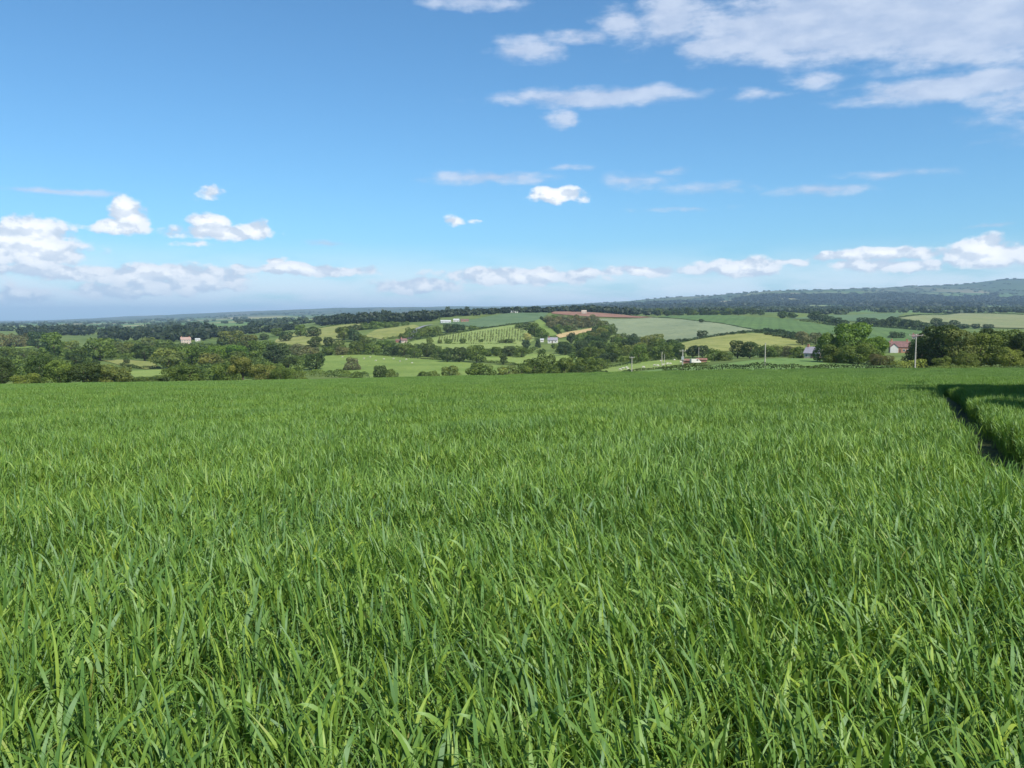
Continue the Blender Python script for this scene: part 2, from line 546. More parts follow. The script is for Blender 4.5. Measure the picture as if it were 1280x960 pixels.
def empty(name, loc, rz=0.0, scale=(1, 1, 1)):
    o = bpy.data.objects.new(name, None)
    col.objects.link(o)
    o.location = loc; o.rotation_euler = (0, 0, rz); o.scale = scale
    return o


def copy_tree(o, parent=None):
    c = o.copy()
    col.objects.link(c)
    c.parent = parent
    for ch in list(o.children):
        copy_tree(ch, c)
    return c


# ------------------------------------------------------------------ ground sheet
gy = np.concatenate([np.linspace(-30, 40, 15)[:-1], np.exp(np.linspace(math.log(40), math.log(40000), 420))])
gc = np.linspace(-1.25, 1.25, 261)
YY, CC = np.meshgrid(gy, gc, indexing='ij')
XX = CC * (YY + 60)
ZZ = height(XX, YY)
nr, ncl = YY.shape
idx = np.arange(nr * ncl).reshape(nr, ncl)
faces = np.stack([idx[:-1, :-1], idx[:-1, 1:], idx[1:, 1:], idx[1:, :-1]], -1).reshape(-1, 4)
g = link('terrain', np_mesh('terrain', np.stack([XX, YY, ZZ], -1).reshape(-1, 3), faces, MAT['countryside'], smooth=True))
tag(g, 'rolling green countryside falling away to far blue hills', 'terrain', kind='structure')


def sheet_world(name, poly, mat, label, cat='field', lift=None, step=None):
    """a field laid on the terrain; poly in world metres"""
    poly = [np.array(p_[:2], float) for p_ in poly]
    depth = np.mean([p_[1] for p_ in poly])
    step = step or max(3.0, depth / 70)
    lift = lift if lift is not None else depth * .0006
    bnd = []
    for a, b in zip(poly, poly[1:] + poly[:1]):
        n_ = max(1, int(np.linalg.norm(b - a) / step))
        bnd += [a + (b - a) * i / n_ for i in range(n_)]
    bnd = np.array(bnd)
    lo, hi = bnd.min(0), bnd.max(0)
    gx, gyy = np.meshgrid(np.arange(lo[0], hi[0], step), np.arange(lo[1], hi[1], step))
    pts = np.stack([gx.ravel(), gyy.ravel()], -1)
    inside = np.zeros(len(pts), bool)
    for a, b in zip(bnd, np.roll(bnd, -1, 0)):
        cnd = (a[1] > pts[:, 1]) != (b[1] > pts[:, 1])
        xi = (b[0] - a[0]) * (pts[:, 1] - a[1]) / (b[1] - a[1] + 1e-12) + a[0]
        inside ^= cnd & (pts[:, 0] < xi)
    pts = pts[inside]
    if len(pts):
        dm = np.min(np.linalg.norm(pts[:, None] - bnd[None], axis=2), 1)
        pts = pts[dm > step * .4]
    nb = len(bnd)
    allp = [Vector(q) for q in bnd] + [Vector(q) for q in pts]
    v, e, f, *_ = geometry.delaunay_2d_cdt(allp, [(i, (i + 1) % nb) for i in range(nb)], [list(range(nb))], 1, 1e-4)
    v = np.array([(q.x, q.y) for q in v])
    z = height(v[:, 0], v[:, 1]) + lift
    me = np_mesh(name, np.column_stack([v, z]), [list(q) for q in f if len(q) == 3], mat, smooth=True)
    o = link(name, me)
    return tag(o, label, cat, kind='structure')


def sheet(name, px_poly, mat, label, cat='field', dmin=215, **kw):
    return sheet_world(name, [ground(x, y, dmin) for x, y in px_poly], MAT[mat], label, cat, **kw)


# ------------------------------------------------------------------ fields of the valley
sheet('pasture', [(388, 446), (430, 444), (470, 444), (505, 447), (560, 451), (610, 456), (690, 463), (700, 470), (560, 474), (470, 474), (390, 464)], 'pasture', 'bright green sheep pasture in the valley below the barley')
sheet('pasture', [(575, 444), (640, 441), (735, 443), (738, 452), (690, 459), (640, 456), (585, 450)], 'pasture_light', 'small light green pasture behind the central hedgerow trees')
sheet('sheep_pasture', [(745, 467), (752, 461), (800, 453), (850, 449), (890, 449), (884, 456), (820, 462), (770, 467)], 'pasture_light', 'narrow yellowish pasture with sheep below the sheds')
sheet('meadow', [(456, 421), (470, 412.5), (518, 406), (525, 409), (508, 415), (497, 422), (478, 425)], 'meadow', 'yellow-green meadow left of the grey lane')
sheet('meadow', [(360, 418), (385, 413), (425, 406.5), (455, 405), (455, 410), (430, 419), (425, 432), (340, 434), (345, 425)], 'meadow', 'patchy yellow meadow scattered with round trees left of centre')
sheet('orchard_slope', [(503, 431), (520, 426), (560, 419), (610, 411), (655, 405), (668, 404), (668, 426), (645, 436), (560, 437), (510, 436)], 'orchard_grass', 'pale green hillside carrying the orchard rows')
sheet('crop_field', [(548, 405), (590, 400), (620, 394), (645, 391), (688, 389.8), (684, 394), (668, 402), (650, 404.5), (610, 410), (585, 408.5)], 'blue_crop', 'blue-green crop field at the top of the central hill')
sheet('grass_strip', [(667, 401), (674, 399), (684, 407), (697, 419), (690, 421), (680, 420)], 'pasture', 'bright green grass strip running up the central hill')
sheet('stubble_strip', [(694, 419.5), (712, 415), (726, 413), (739, 410.5), (742, 414), (725, 418), (700, 423)], 'stubble', 'straw coloured strip below the grey-brown wood')
sheet('ploughed_field', [(686, 389.9), (715, 390.3), (742, 391), (780, 394), (818, 397), (780, 397.4), (740, 396.4), (715, 394.8), (690, 392.4)], 'plough', 'red-brown ploughed field on the hilltop')
sheet('crop_field', [(722, 398.6), (815, 397.4), (850, 399), (885, 403), (920, 408.5), (952, 414), (912, 418), (872, 424), (838, 430), (800, 432), (772, 418), (745, 407)], 'grey_crop', 'large pale grey-green crop field right of centre')
sheet('crop_field', [(822, 396.6), (880, 394.2), (950, 397), (1005, 402), (1055, 409), (1045, 418), (1000, 422), (954, 413.6), (920, 408), (885, 402.6), (850, 398.6)], 'green_crop', 'rich green crop field sloping to the right')
sheet('meadow', [(838, 433), (870, 425), (912, 418.6), (940, 417), (980, 421.5), (1008, 427), (1005, 436), (960, 438), (900, 440), (850, 440)], 'meadow', 'domed yellow-green meadow below the grey-green crop')
sheet('crop_field', [(1070, 406), (1120, 410.5), (1165, 415), (1180, 428), (1130, 430), (1070, 428)], 'green_crop', 'small green field behind the red-roofed house')
sheet('crop_field', [(1122, 398), (1150, 394.5), (1200, 392), (1290, 394.5), (1330, 397), (1330, 412), (1240, 410), (1190, 407.5), (1150, 402.5)], 'tan_field', 'pale tan-green field at the far right')
sheet('crop_field', [(985, 399), (1015, 395), (1080, 393), (1130, 391.6), (1122, 397), (1085, 403), (1040, 401)], 'blue_crop', 'green field between the right-hand tree lines')
sheet('meadow', [(122, 450), (160, 450), (190, 453), (199, 459), (183, 462), (150, 457)], 'meadow', 'small sunlit yellow meadow at the left')
sheet('pasture', [(160, 464), (205, 462), (215, 470), (170, 473)], 'pasture_light', 'light green scrap of pasture among the left-hand trees')
sheet('pasture', [(-20, 430), (40, 429), (60, 432), (20, 436), (-20, 437)], 'pasture', 'green strip of field behind the far-left trees')
# lane up the hill
lane = [ground(x, y, 215) for x, y in [(512, 424), (516, 419), (518, 415), (523, 411), (531, 408), (540, 406.5)]]
lp, rp = [], []
for i, q in enumerate(lane):
    a, b = lane[max(0, i - 1)], lane[min(len(lane) - 1, i + 1)]
    t_ = (b - a)[:2]; t_ /= np.linalg.norm(t_); n_ = np.array([-t_[1], t_[0]]) * 2.6
    lp.append(q[:2] + n_); rp.append(q[:2] - n_)
sheet_world('lane', lp + rp[::-1], MAT['asphalt'], 'pale grey lane curving up the hillside', 'lane', lift=1.0, step=6)
# second barley field beyond the low hedge
far_crop_px = [(748, 468.2), (800, 463.5), (850, 459.5), (890, 457), (920, 453), (960, 449.3), (1010, 448), (1060, 452), (1105, 456.5), (1125, 460), (1000, 463.5), (900, 465), (820, 467.5)]
far_crop = [ground(x, y, 203) for x, y in far_crop_px]
sheet_world('far_barley_field', far_crop, MAT['far_crop'], 'smooth green barley field beyond the low hedge', 'field', lift=.12, step=6)


# ------------------------------------------------------------------ trees
def tube(path, radii, sides=6):
    vs, fs = [], []
    path = [Vector(p_) for p_ in path]
    for i, p_ in enumerate(path):
        d = (path[min(i + 1, len(path) - 1)] - path[max(i - 1, 0)]).normalized()
        a = d.cross(Vector((0.3, 1, .1))).normalized(); b = d.cross(a)
        for k in range(sides):
            t_ = 2 * math.pi * k / sides
            vs.append(p_ + (a * math.cos(t_) + b * math.sin(t_)) * radii[i])
    for i in range(len(path) - 1):
        for k in range(sides):
            k2 = (k + 1) % sides
            fs.append((i * sides + k, i * sides + k2, (i + 1) * sides + k2, (i + 1) * sides + k))
    return [tuple(v) for v in vs], fs


def join(parts):
    V, F = [], []
    for v, f in parts:
        o = len(V)
        V += v; F += [tuple(i + o for i in q) for q in f]
    return V, F


def leaf_quads(pts, nrm, size, r, jitter=.55):
    n = len(pts)
    d = nrm + r.normal(0, jitter, (n, 3))
    d /= np.linalg.norm(d, axis=1, keepdims=True)
    a = np.cross(d, r.normal(0, 1, (n, 3))); a /= np.linalg.norm(a, axis=1, keepdims=True)
    b = np.cross(d, a)
    s = (size * r.uniform(.6, 1.35, n))[:, None]
    asp = r.uniform(.55, 1.0, n)[:, None]
    v = np.stack([pts - a * s, pts - b * s * asp + d * s * .25, pts + a * s, pts + b * s * asp + d * s * .25], 1).reshape(-1, 3)
    f = np.arange(4 * n).reshape(n, 4)
    return v, f


def crown_points(r, lobes, n, depth=.22):
    """points through the outer shell of a heap of leafy lobes"""
    lob = np.array(lobes)
    area = (lob[:, 3] * lob[:, 4]); area /= area.sum()
    k = r.choice(len(lob), n * 2, p=area)
    d = r.normal(0, 1, (n * 2, 3)); d /= np.linalg.norm(d, axis=1, keepdims=True)
    rad = 1 - depth * r.random(n * 2) ** 1.5 + (r.random(n * 2) < .13) * r.uniform(0, .24, n * 2)
    rr = lob[k][:, [3, 3, 4]]
    p_ = lob[k][:, :3] + d * rr * rad[:, None]
    keep = np.ones(n * 2, bool)
    for i, L in enumerate(lob):
        q = (p_ - L[:3]) / L[[3, 3, 4]]
        keep &= (np.linalg.norm(q, axis=1) > .78) | (k == i)
    p_, d, k = p_[keep][:n], (d / rr)[keep][:n], k[keep][:n]
    d /= np.linalg.norm(d, axis=1, keepdims=True)
    return p_, d, k


def make_lobes(r, style):
    L = []
    if style == 'round':
        for _ in range(18):
            t_ = r.uniform(0, 2 * math.pi); z = r.uniform(.16, .84)
            rad = .31 * math.sqrt(max(.12, 1 - ((z - .44) / .50) ** 2)) * r.uniform(.75, 1.15)
            s_ = r.uniform(.13, .23)
            L.append((rad * math.cos(t_), rad * math.sin(t_), z, s_, s_ * .78))
        L.append((0, 0, .48, .32, .40))
    elif style == 'tall':
        for _ in range(15):
            t_ = r.uniform(0, 2 * math.pi); z = r.uniform(.14, .9)
            rad = .27 * math.sqrt(max(.08, 1 - ((z - .48) / .5) ** 2)) * r.uniform(.7, 1.2)
            s_ = r.uniform(.12, .22)
            L.append((rad * math.cos(t_), rad * math.sin(t_), z, s_, s_ * .62))
        L.append((0, 0, .5, .26, .38))
    elif style == 'bush':
        for _ in range(15):
            t_ = r.uniform(0, 2 * math.pi); z = r.uniform(.08, .76)
            rad = .34 * math.sqrt(max(.1, 1 - ((z - .3) / .6) ** 2)) * r.uniform(.7, 1.15)
            s_ = r.uniform(.13, .22)
            L.append((rad * math.cos(t_), rad * math.sin(t_), z, s_, s_ * 1.05))
        L.append((0, 0, .42, .32, .38))
    elif style == 'spread':
        for _ in range(14):
            t_ = r.uniform(0, 2 * math.pi); z = r.uniform(.30, .84)
            rad = .36 * math.sqrt(max(.1, 1 - ((z - .55) / .42) ** 2)) * r.uniform(.6, 1.1)
            s_ = r.uniform(.12, .19)
            L.append((rad * math.cos(t_), rad * math.sin(t_), z, s_, s_ * .8))
        L.append((0, 0, .62, .30, .25))
    elif style == 'cone':
        for i in range(16):
            z = .12 + .8 * (i / 16) ; t_ = i * 2.4
            w_ = (1 - z) * .42 + .05
            L.append((w_ * .55 * math.cos(t_), w_ * .55 * math.sin(t_), z, w_ * .62 + .04, .10))
    return L


def make_trunk(r, style):
    lean = r.uniform(-.04, .04, 2)
    top = .82 if style in ('cone', 'tall') else .62
    parts = [tube([(0, 0, -.05), (0, 0, .03), (lean[0] * .4, lean[1] * .4, .22), (lean[0], lean[1], .45), (lean[0] * 1.6, lean[1] * 1.6, top)], [.052, .036, .028, .02, .006], 7)]
    for i in range(5):
        t_ = i * 1.26 + r.uniform(-.4, .4); z0 = r.uniform(.22, .42)
        e = (.27 * math.cos(t_), .27 * math.sin(t_), z0 + r.uniform(.16, .34))
        parts.append(tube([(lean[0] * .6, lean[1] * .6, z0), (e[0] * .5, e[1] * .5, z0 + (e[2] - z0) * .38), e], [.017, .011, .004], 5))
    return join(parts)


PROTO = {}


def proto(style, seed, n, leaf):
    key = (style, seed, n)
    if key not in PROTO:
        r = np.random.default_rng(seed * 77 + len(style))
        L = make_lobes(r, style)
        p_, d, k = crown_points(r, L, n)
        v, f = leaf_quads(p_, d, leaf, r)
        lt = r.uniform(0, 1, len(L))
        tone = np.clip(lt[k] * .6 + r.uniform(0, .4, len(k)), 0, 1)
        cm = np_mesh('crown', v, f, MAT['leaf'], tone)
        tv, tf = make_trunk(r, style)
        tm = np_mesh('trunk', tv, tf, MAT['bark'], smooth=True)
        PROTO[key] = (cm, tm)
    return PROTO[key]


TREES = []
GREEN = {
    'dark': (.048, .080, .019), 'mid': (.096, .146, .027), 'bright': (.112, .198, .026), 'olive': (.138, .166, .040),
    'yellow': (.145, .188, .034), 'blue': (.044, .078, .028), 'brown': (.125, .122, .046), 'grey': (.145, .155, .075), 'pale': (.30, .30, .11)}


def tree_at(base, h, w, tone, style, row, name='tree', n=1500, leaf=.036, seed=None, words=None):
    seed = seed if seed is not None else random.randrange(4)
    cm, tm = proto(style, seed, n, leaf)
    root = empty(name, (base[0], base[1], base[2] - .05), random.uniform(0, 6.28), (w, w, h))
    t_ = link('trunk', tm, root)
    c_ = link('crown', cm, root)
    j = random.uniform(.85, 1.18)
    g_ = GREEN[tone]
    c_.color = (g_[0] * j * random.uniform(.92, 1.1), g_[1] * j, g_[2] * j, 1)
    TREES.append(dict(o=root, row=row, tone=tone, style=style, h=h, x=base[0] / base[1], words=words))
    return root


def tree(px, base, top, wpx, tone='mid', style='round', row='the valley', depth=None, **kw):
    b = at_depth(px, depth) if depth else ground(px, base, 210)
    d = b[1]
    h = row_z(top, d) - b[2]
    h = max(h, 1.2)
    w = wpx / FPX * d * 1.14
    return tree_at(b, h, w, tone, style, row, **kw)


BIG = dict(n=6500, leaf=.019)
MED = dict(n=2600, leaf=.028)
# --- right-hand boundary trees
rowR = 'dark belt at the right field edge'
for (px, D, top, w, tone, st) in [(1150, 222, 420, 38, 'dark', 'bush'), (1176, 214, 405, 50, 'dark', 'round'), (1198, 210, 410, 42, 'olive', 'round'), (1226, 209, 411, 44, 'mid', 'round'), (1208, 205, 436, 26, 'mid', 'bush'),
                                  (1255, 212, 411, 46, 'mid', 'round'), (1284, 207, 414, 50, 'dark', 'round'), (1262, 204, 430, 30, 'yellow', 'bush'), (1240, 225, 408, 44, 'dark', 'tall'), (1178, 206, 444, 22, 'mid', 'bush'),
                                  (1316, 205, 410, 50, 'mid', 'round'), (1160, 232, 412, 34, 'dark', 'round'), (1296, 203, 441, 28, 'mid', 'bush')]:
    tree(px, 0, top, w, tone, st, rowR, depth=D, **BIG)
rowC = 'clump left of the red-roofed house'
for (px, D, top, w, tone, st) in [(1063, 292, 402, 48, 'bright', 'round'), (1036, 296, 412, 32, 'mid', 'bush'), (1092, 286, 417, 36, 'bright', 'round'), (1100, 262, 441, 30, 'brown', 'bush'), (1074, 280, 425, 42, 'mid', 'bush'), (1046, 290, 428, 34, 'mid', 'bush')]:
    tree(px, 0, top, w, tone, st, rowC, depth=D, **BIG)
# --- left foreground belt just over the brow
rowL = 'belt over the brow at far left'
for (px, D, top, w, tone, st) in [(2, 235, 447, 28, 'dark', 'round'), (47, 230, 441, 36, 'dark', 'round'), (73, 226, 447, 36, 'mid', 'round'), (102, 228, 451, 42, 'dark', 'spread'), (29, 214, 465, 34, 'yellow', 'bush'), (140, 236, 455, 52, 'olive', 'bush'),
                                  (-24, 232, 442, 40, 'dark', 'round'), (186, 240, 468, 44, 'mid', 'bush'), (234, 238, 454, 52, 'mid', 'bush'), (120, 250, 460, 30, 'yellow', 'bush')]:
    tree(px, 0, top, w, tone, st, rowL, depth=D, **BIG)
rowL2 = 'belt left of the sheep pasture'
for (px, D, top, w, tone, st) in [(303, 262, 444, 34, 'olive', 'spread'), (334, 270, 452, 38, 'olive', 'bush'), (350, 262, 456, 28, 'mid', 'bush'), (370, 272, 461, 26, 'yellow', 'bush'), (282, 290, 450, 34, 'mid', 'bush')]:
    tree(px, 0, top, w, tone, st, rowL2, depth=D, **BIG)
rowF = 'bushes below the sheep pasture'
for (px, b, top, w, tone, st) in [(475, 0, 455, 18, 'dark', 'round'), (487, 0, 461, 20, 'mid', 'bush'), (530, 0, 463, 16, 'mid', 'bush'), (542, 0, 463, 14, 'mid', 'bush'), (562, 0, 456, 24, 'olive', 'bush'), (601, 0, 451, 34, 'mid', 'bush'), (634, 0, 455, 26, 'olive', 'bush'), (651, 0, 454, 24, 'mid', 'bush')]:
    tree(px, 0, top, w, tone, st, rowF, depth=random.uniform(335, 365), **MED)
tree(441, 463, 445, 20, 'grey', 'bush', 'the sheep pasture', **MED, words='grey-green thorn bush standing alone in the sheep pasture')
tree(395, 462, 441, 28, 'dark', 'round', 'the sheep pasture', **MED, words='dark round tree at the left corner of the sheep pasture')
tree(361, 460, 444, 22, 'dark', 'round', rowL2, **MED)
rowM = 'wood below the hillside cottage'
for (px, D, top, w, tone, st) in [(668, 350, 446, 36, 'mid', 'bush'), (706, 345, 444, 28, 'mid', 'round'), (731, 340, 446, 28, 'mid', 'round'), (694, 330, 455, 20, 'mid', 'bush'), (742, 318, 460, 20, 'mid', 'bush'), (722, 330, 456, 20, 'dark', 'bush'), (752, 420, 446, 22, 'mid', 'bush'), (682, 420, 438, 26, 'mid', 'bush')]:
    tree(px, 0, top, w, tone, st, rowM, depth=D, **MED)
# --- hedgerow behind the sheep pasture
rowH = 'the hedgerow behind the sheep pasture'
for (px, b, top, w, tone, st) in [(505, 444, 429, 26, 'mid', 'round'), (491, 444, 431, 20, 'blue', 'bush'), (533, 446, 427, 22, 'dark', 'round'), (518, 446, 433, 18, 'mid', 'bush'), (547, 447, 434, 18, 'mid', 'bush'), (559, 453, 433, 17, 'dark', 'round'), (574, 453, 432, 18, 'dark', 'round'), (596, 453, 429, 24, 'mid', 'round'), (586, 448, 436, 16, 'mid', 'bush'),
                                  (629, 456, 442, 12, 'dark', 'tall'), (637, 446, 431, 20, 'dark', 'round'), (620, 446, 433, 16, 'mid', 'round'), (610, 446, 436, 14, 'mid', 'bush'), (652, 447, 434, 18, 'mid', 'round')]:
    tree(px, b, top, w, tone, st, rowH, **MED)
rowW = 'belt left of the hillside cottage'
for (px, b, top, w, tone, st) in [(657, 437, 424, 12, 'blue', 'tall'), (672, 435, 424, 9, 'blue', 'tall'), (668, 421, 402, 18, 'mid', 'round'), (677, 424, 408, 16, 'mid', 'round'), (660, 413, 402, 14, 'dark', 'round'), (650, 411, 403, 13, 'mid', 'round')]:
    tree(px, b, top, w, tone, st, rowW)
tree(659, 427, 415, 11, 'pale', 'round', 'orchard', words='pale straw-coloured willow beside the orchard slope')
for i, (px, b, top, w) in enumerate([(537, 430.5, 421, 9), (550, 430, 424, 6), (560, 430, 423, 10), (578, 430, 422, 9), (602, 428, 423, 6), (637, 429, 423, 14), (628, 429, 424, 10)]):
    tree(px, b, top, w, 'mid', 'round', 'the foot of the orchard slope')
rowK = 'the thicket beside the lane'
for (px, b, top, w, tone) in [(512, 423, 408, 15, 'mid'), (505, 425, 415, 14, 'mid'), (527, 421, 408, 14, 'mid'), (537, 420, 406.5, 16, 'mid'), (545, 418, 407, 13, 'mid'), (521, 424, 414, 10, 'mid'), (560, 416, 403.5, 14, 'blue'), (569, 415, 403, 14, 'blue'), (577, 413, 405, 10, 'blue'), (590, 411.5, 406, 10, 'mid')]:
    tree(px, b, top, w, tone, 'bush', rowK)
rowB = 'the dark copse above the yellow meadow'
for (px, b, top, w, tone) in [(447, 413, 405, 15, 'dark'), (458, 412, 402.5, 15, 'mid'), (470, 411, 401, 16, 'mid'), (482, 410, 400.5, 16, 'mid'), (493, 409, 400.5, 13, 'mid'), (437, 415, 406, 14, 'dark'), (509, 406.5, 401, 6, 'mid'), (504, 407, 401.5, 6, 'mid')]:
    tree(px, b, top, w, tone, 'bush', rowB)
for px in (559.8, 583.8):
    tree(px, 390.5, 382, 6, 'dark', 'round', 'hilltop', depth=1500, words='lone dark round tree on the skyline, %s of the two above the white barns' % ('left' if px < 570 else 'right'))
# --- left-hand valley
rowV = 'the wooded valley floor at left'
for (px, b, top, w, tone, st) in [(68, 449, 416, 32, 'mid', 'tall'), (125, 451, 420, 38, 'mid', 'round'), (181, 451, 428, 32, 'dark', 'round'), (103, 450, 431, 24, 'mid', 'round'), (153, 444, 425, 34, 'olive', 'bush'), (48, 436, 414, 24, 'blue', 'round'), (8, 447, 431, 24, 'mid', 'bush'), (30, 450, 436, 30, 'mid', 'bush'), (88, 440, 424, 22, 'yellow', 'bush'),
                                  (210, 461, 432, 40, 'olive', 'round'), (240, 458, 430, 42, 'mid', 'round'), (265, 460, 438, 34, 'olive', 'bush'), (272, 451, 430, 30, 'bright', 'round'), (294, 451, 431, 32, 'bright', 'round'), (287, 433, 413, 34, 'olive', 'round'), (312, 437, 418, 24, 'olive', 'round'), (343, 459, 429, 26, 'blue', 'tall'), (320, 450, 426, 24, 'mid', 'tall'),
                                  (352, 446, 427, 22, 'dark', 'round'), (372, 446, 428, 22, 'grey', 'round'), (388, 445, 431, 20, 'brown', 'bush'), (330, 425, 416, 12, 'dark', 'round'), (346, 420, 409, 15, 'mid', 'round'), (358, 427, 414, 18, 'dark', 'round'), (376, 421, 406, 18, 'mid', 'tall'), (392, 421, 407, 18, 'dark', 'round'), (394, 434, 419, 17, 'dark', 'round'), (410, 434, 420, 15, 'dark', 'round'), (424, 437, 423, 16, 'mid', 'bush'),
                                  (430, 425, 407, 22, 'mid', 'round'), (443, 427, 410, 18, 'blue', 'round'), (448, 443, 425, 24, 'mid', 'bush'), (466, 443, 428, 20, 'mid', 'bush'), (480, 436, 424, 18, 'mid', 'round'), (455, 432, 417, 16, 'mid', 'round'), (411, 444, 431, 18, 'mid', 'bush'), (428, 444, 432, 18, 'brown', 'bush'), (335, 440, 424, 20, 'mid', 'round'), (300, 455, 436, 28, 'mid', 'bush'),
                                  (200, 448, 434, 26, 'mid', 'bush'), (140, 436, 421, 22, 'blue', 'round'), (165, 438, 424, 22, 'mid', 'round'), (205, 440, 424, 24, 'mid', 'round'), (186, 437, 420, 20, 'olive', 'round'), (20, 434, 416, 20, 'brown', 'bush'), (5, 434, 416, 20, 'brown', 'bush'), (36, 433, 416, 18, 'brown', 'bush'), (225, 442, 430, 22, 'mid', 'bush'), (60, 457, 440, 26, 'mid', 'bush'), (95, 457, 438, 24, 'dark', 'bush'), (158, 455, 447, 8, 'dark', 'round'), (120, 456, 449, 10, 'dark', 'round')]:
    tree(px, b, top, w, tone, st, rowV, **(MED if w > 20 else {}))
# --- right of centre
rowS = 'the trees behind the red sheds'
for (px, b, top, w, tone, st) in [(850, 450, 429, 17, 'dark', 'round'), (866, 447, 430, 18, 'blue', 'round'), (878, 447, 430, 18, 'blue', 'round'), (893, 451, 434, 18, 'mid', 'bush'), (906, 451, 438, 22, 'mid', 'bush'), (922, 448, 425, 22, 'dark', 'round'), (937, 448, 425, 24, 'dark', 'round'), (957, 447, 430, 24, 'mid', 'bush'), (972, 446, 430, 24, 'olive', 'bush'), (988, 446, 431, 22, 'brown', 'bush'), (1001, 448, 432, 26, 'mid', 'bush'), (1003, 432, 412, 18, 'grey', 'round'), (1019, 431, 414, 15, 'grey', 'round'), (1024, 444, 430, 18, 'mid', 'bush'), (833, 446, 432, 18, 'mid', 'round'), (842, 443, 430, 14, 'dark', 'round')]:
    tree(px, b, top, w, tone, st, rowS, **MED)
tree(878, 422, 412, 14, 'dark', 'round', 'x', words='dark round tree on the bank between the grey-green crop and the domed meadow')
tree(876.5, 403.5, 398, 7, 'dark', 'round', 'x', words='tiny lone tree on the edge of the rich green field')
tree(1120, 423, 413.5, 18, 'blue', 'bush', 'x', words='dark rounded bush in the small field above the red-roofed house')
rowP = 'the hedge line above the domed meadow'
for (px, b, top, w) in [(848, 427.5, 423, 8), (857, 426.5, 422.5, 6), (903, 420, 416, 6), (916, 418.5, 414, 7), (929, 417, 413, 8), (950, 416, 411, 12), (962, 419, 414, 12), (974, 421, 415, 14), (985, 423, 416, 14), (995, 425, 417, 14)]:
    tree(px, b, top, w, 'blue', 'bush', rowP)
rowG = 'line beyond the rich green field'
for i in range(15):
    px = 822 + i * 9 + random.uniform(-2, 2)
    tree(px, 396.2 - .01 * i, random.choice([384, 385.5, 387, 388]), random.uniform(10, 14), random.choice(['dark', 'blue', 'mid']), 'round', rowG, depth=random.uniform(1500, 1640))
rowJ = 'lines among the far right-hand fields'
for (px, b, top, w) in [(978, 398.5, 389, 13), (990, 398, 390, 13), (1018, 401, 388, 16), (1028, 402, 392, 14), (1036, 404, 394, 14), (1046, 406, 396, 14), (1055, 408, 399, 12),
                        (1078, 408, 395.5, 14), (1090, 408.5, 396, 15), (1102, 409, 398, 14), (1113, 410, 394, 14), (1123, 410.5, 396, 14), (1133, 411, 399, 14), (1144, 411.5, 400, 14), (1155, 412, 402, 14), (1170, 411, 396, 13), (1192, 410, 399, 14), (1180, 412, 402, 14), (1205, 411, 404, 14), (1220, 411, 404, 12), (1235, 412, 405, 14)]:
    tree(px, b, top, w, 'blue', 'round', rowJ)
# --- woods made of trees one can still tell apart


def wood(poly, count, row, tones, hm, wm, styles=('round',), mind=6.0, **kw):
    W = np.array([ground(x, y, 260)[:2] for x, y in poly])
    lo, hi = W.min(0), W.max(0)
    pts = []
    tries = 0
    while len(pts) < count and tries < count * 60:
        tries += 1
        q = lo + (hi - lo) * rng.random(2)
        ins = False
        for a, b in zip(W, np.roll(W, -1, 0)):
            if (a[1] > q[1]) != (b[1] > q[1]) and q[0] < (b[0] - a[0]) * (q[1] - a[1]) / (b[1] - a[1]) + a[0]:
                ins = not ins
        if ins and all(np.hypot(*(q - o_)) > mind for o_ in pts):
            pts.append(q)
    for q in pts:
        b = np.array([q[0], q[1], float(height(q[0], q[1]))])
        tree_at(b, random.uniform(*hm), random.uniform(*wm), random.choice(tones), random.choice(styles), row, **kw)


wood([(700, 436), (715, 426), (735, 418), (752, 411), (770, 419), (795, 432), (840, 432), (845, 447), (800, 453), (760, 456), (725, 452), (705, 446)], 62, 'the hillside wood right of centre', ['mid', 'mid', 'olive', 'dark', 'mid', 'blue'], (7, 12), (10, 15), ('round', 'bush'), 8.5, **MED)
wood([(680, 401), (700, 399), (745, 400), (752, 410), (738, 411), (712, 415), (694, 418), (686, 410)], 40, 'the grey-brown wood below the ploughed field', ['grey', 'grey', 'brown', 'mid'], (7, 11), (9, 14), ('round', 'tall'), 9)

NUMW = ['first', 'second', 'third', 'fourth', 'fifth', 'sixth', 'seventh', 'eighth', 'ninth', 'tenth', 'eleventh', 'twelfth', 'thirteenth', 'fourteenth', 'fifteenth', 'sixteenth']
TONEW = {'dark': 'dark green', 'mid': 'mid green', 'bright': 'bright green', 'olive': 'olive green', 'yellow': 'yellow-green', 'blue': 'bluish green', 'brown': 'brownish', 'grey': 'grey-green', 'pale': 'straw-coloured'}
STYW = {'round': 'round tree', 'tall': 'tall tree', 'bush': 'bushy tree', 'spread': 'spreading tree', 'cone': 'conical tree'}


def num_word(i):
    if i < len(NUMW):
        return NUMW[i]
    tens = ['', '', 'twenty', 'thirty', 'forty', 'fifty', 'sixty', 'seventy']
    k = i + 1
    if k < 20:
        return ['seventeenth', 'eighteenth', 'nineteenth'][k - 17]
    if k % 10 == 0:
        return tens[k // 10][:-1] + 'ieth'
    return tens[k // 10] + '-' + NUMW[k % 10 - 1]


by_row = {}
for t_ in TREES:
    if t_['words']:
        tag(t_['o'], t_['words'], 'tree')
    else:
        by_row.setdefault(t_['row'], []).append(t_)
for row, items in by_row.items():
    items.sort(key=lambda q: q['x'])
    for i, t_ in enumerate(items):
        tag(t_['o'], '%s %s, %s from left in %s' % (TONEW[t_['tone']], STYW[t_['style']], num_word(i), row), 'tree', 'trees of ' + row)

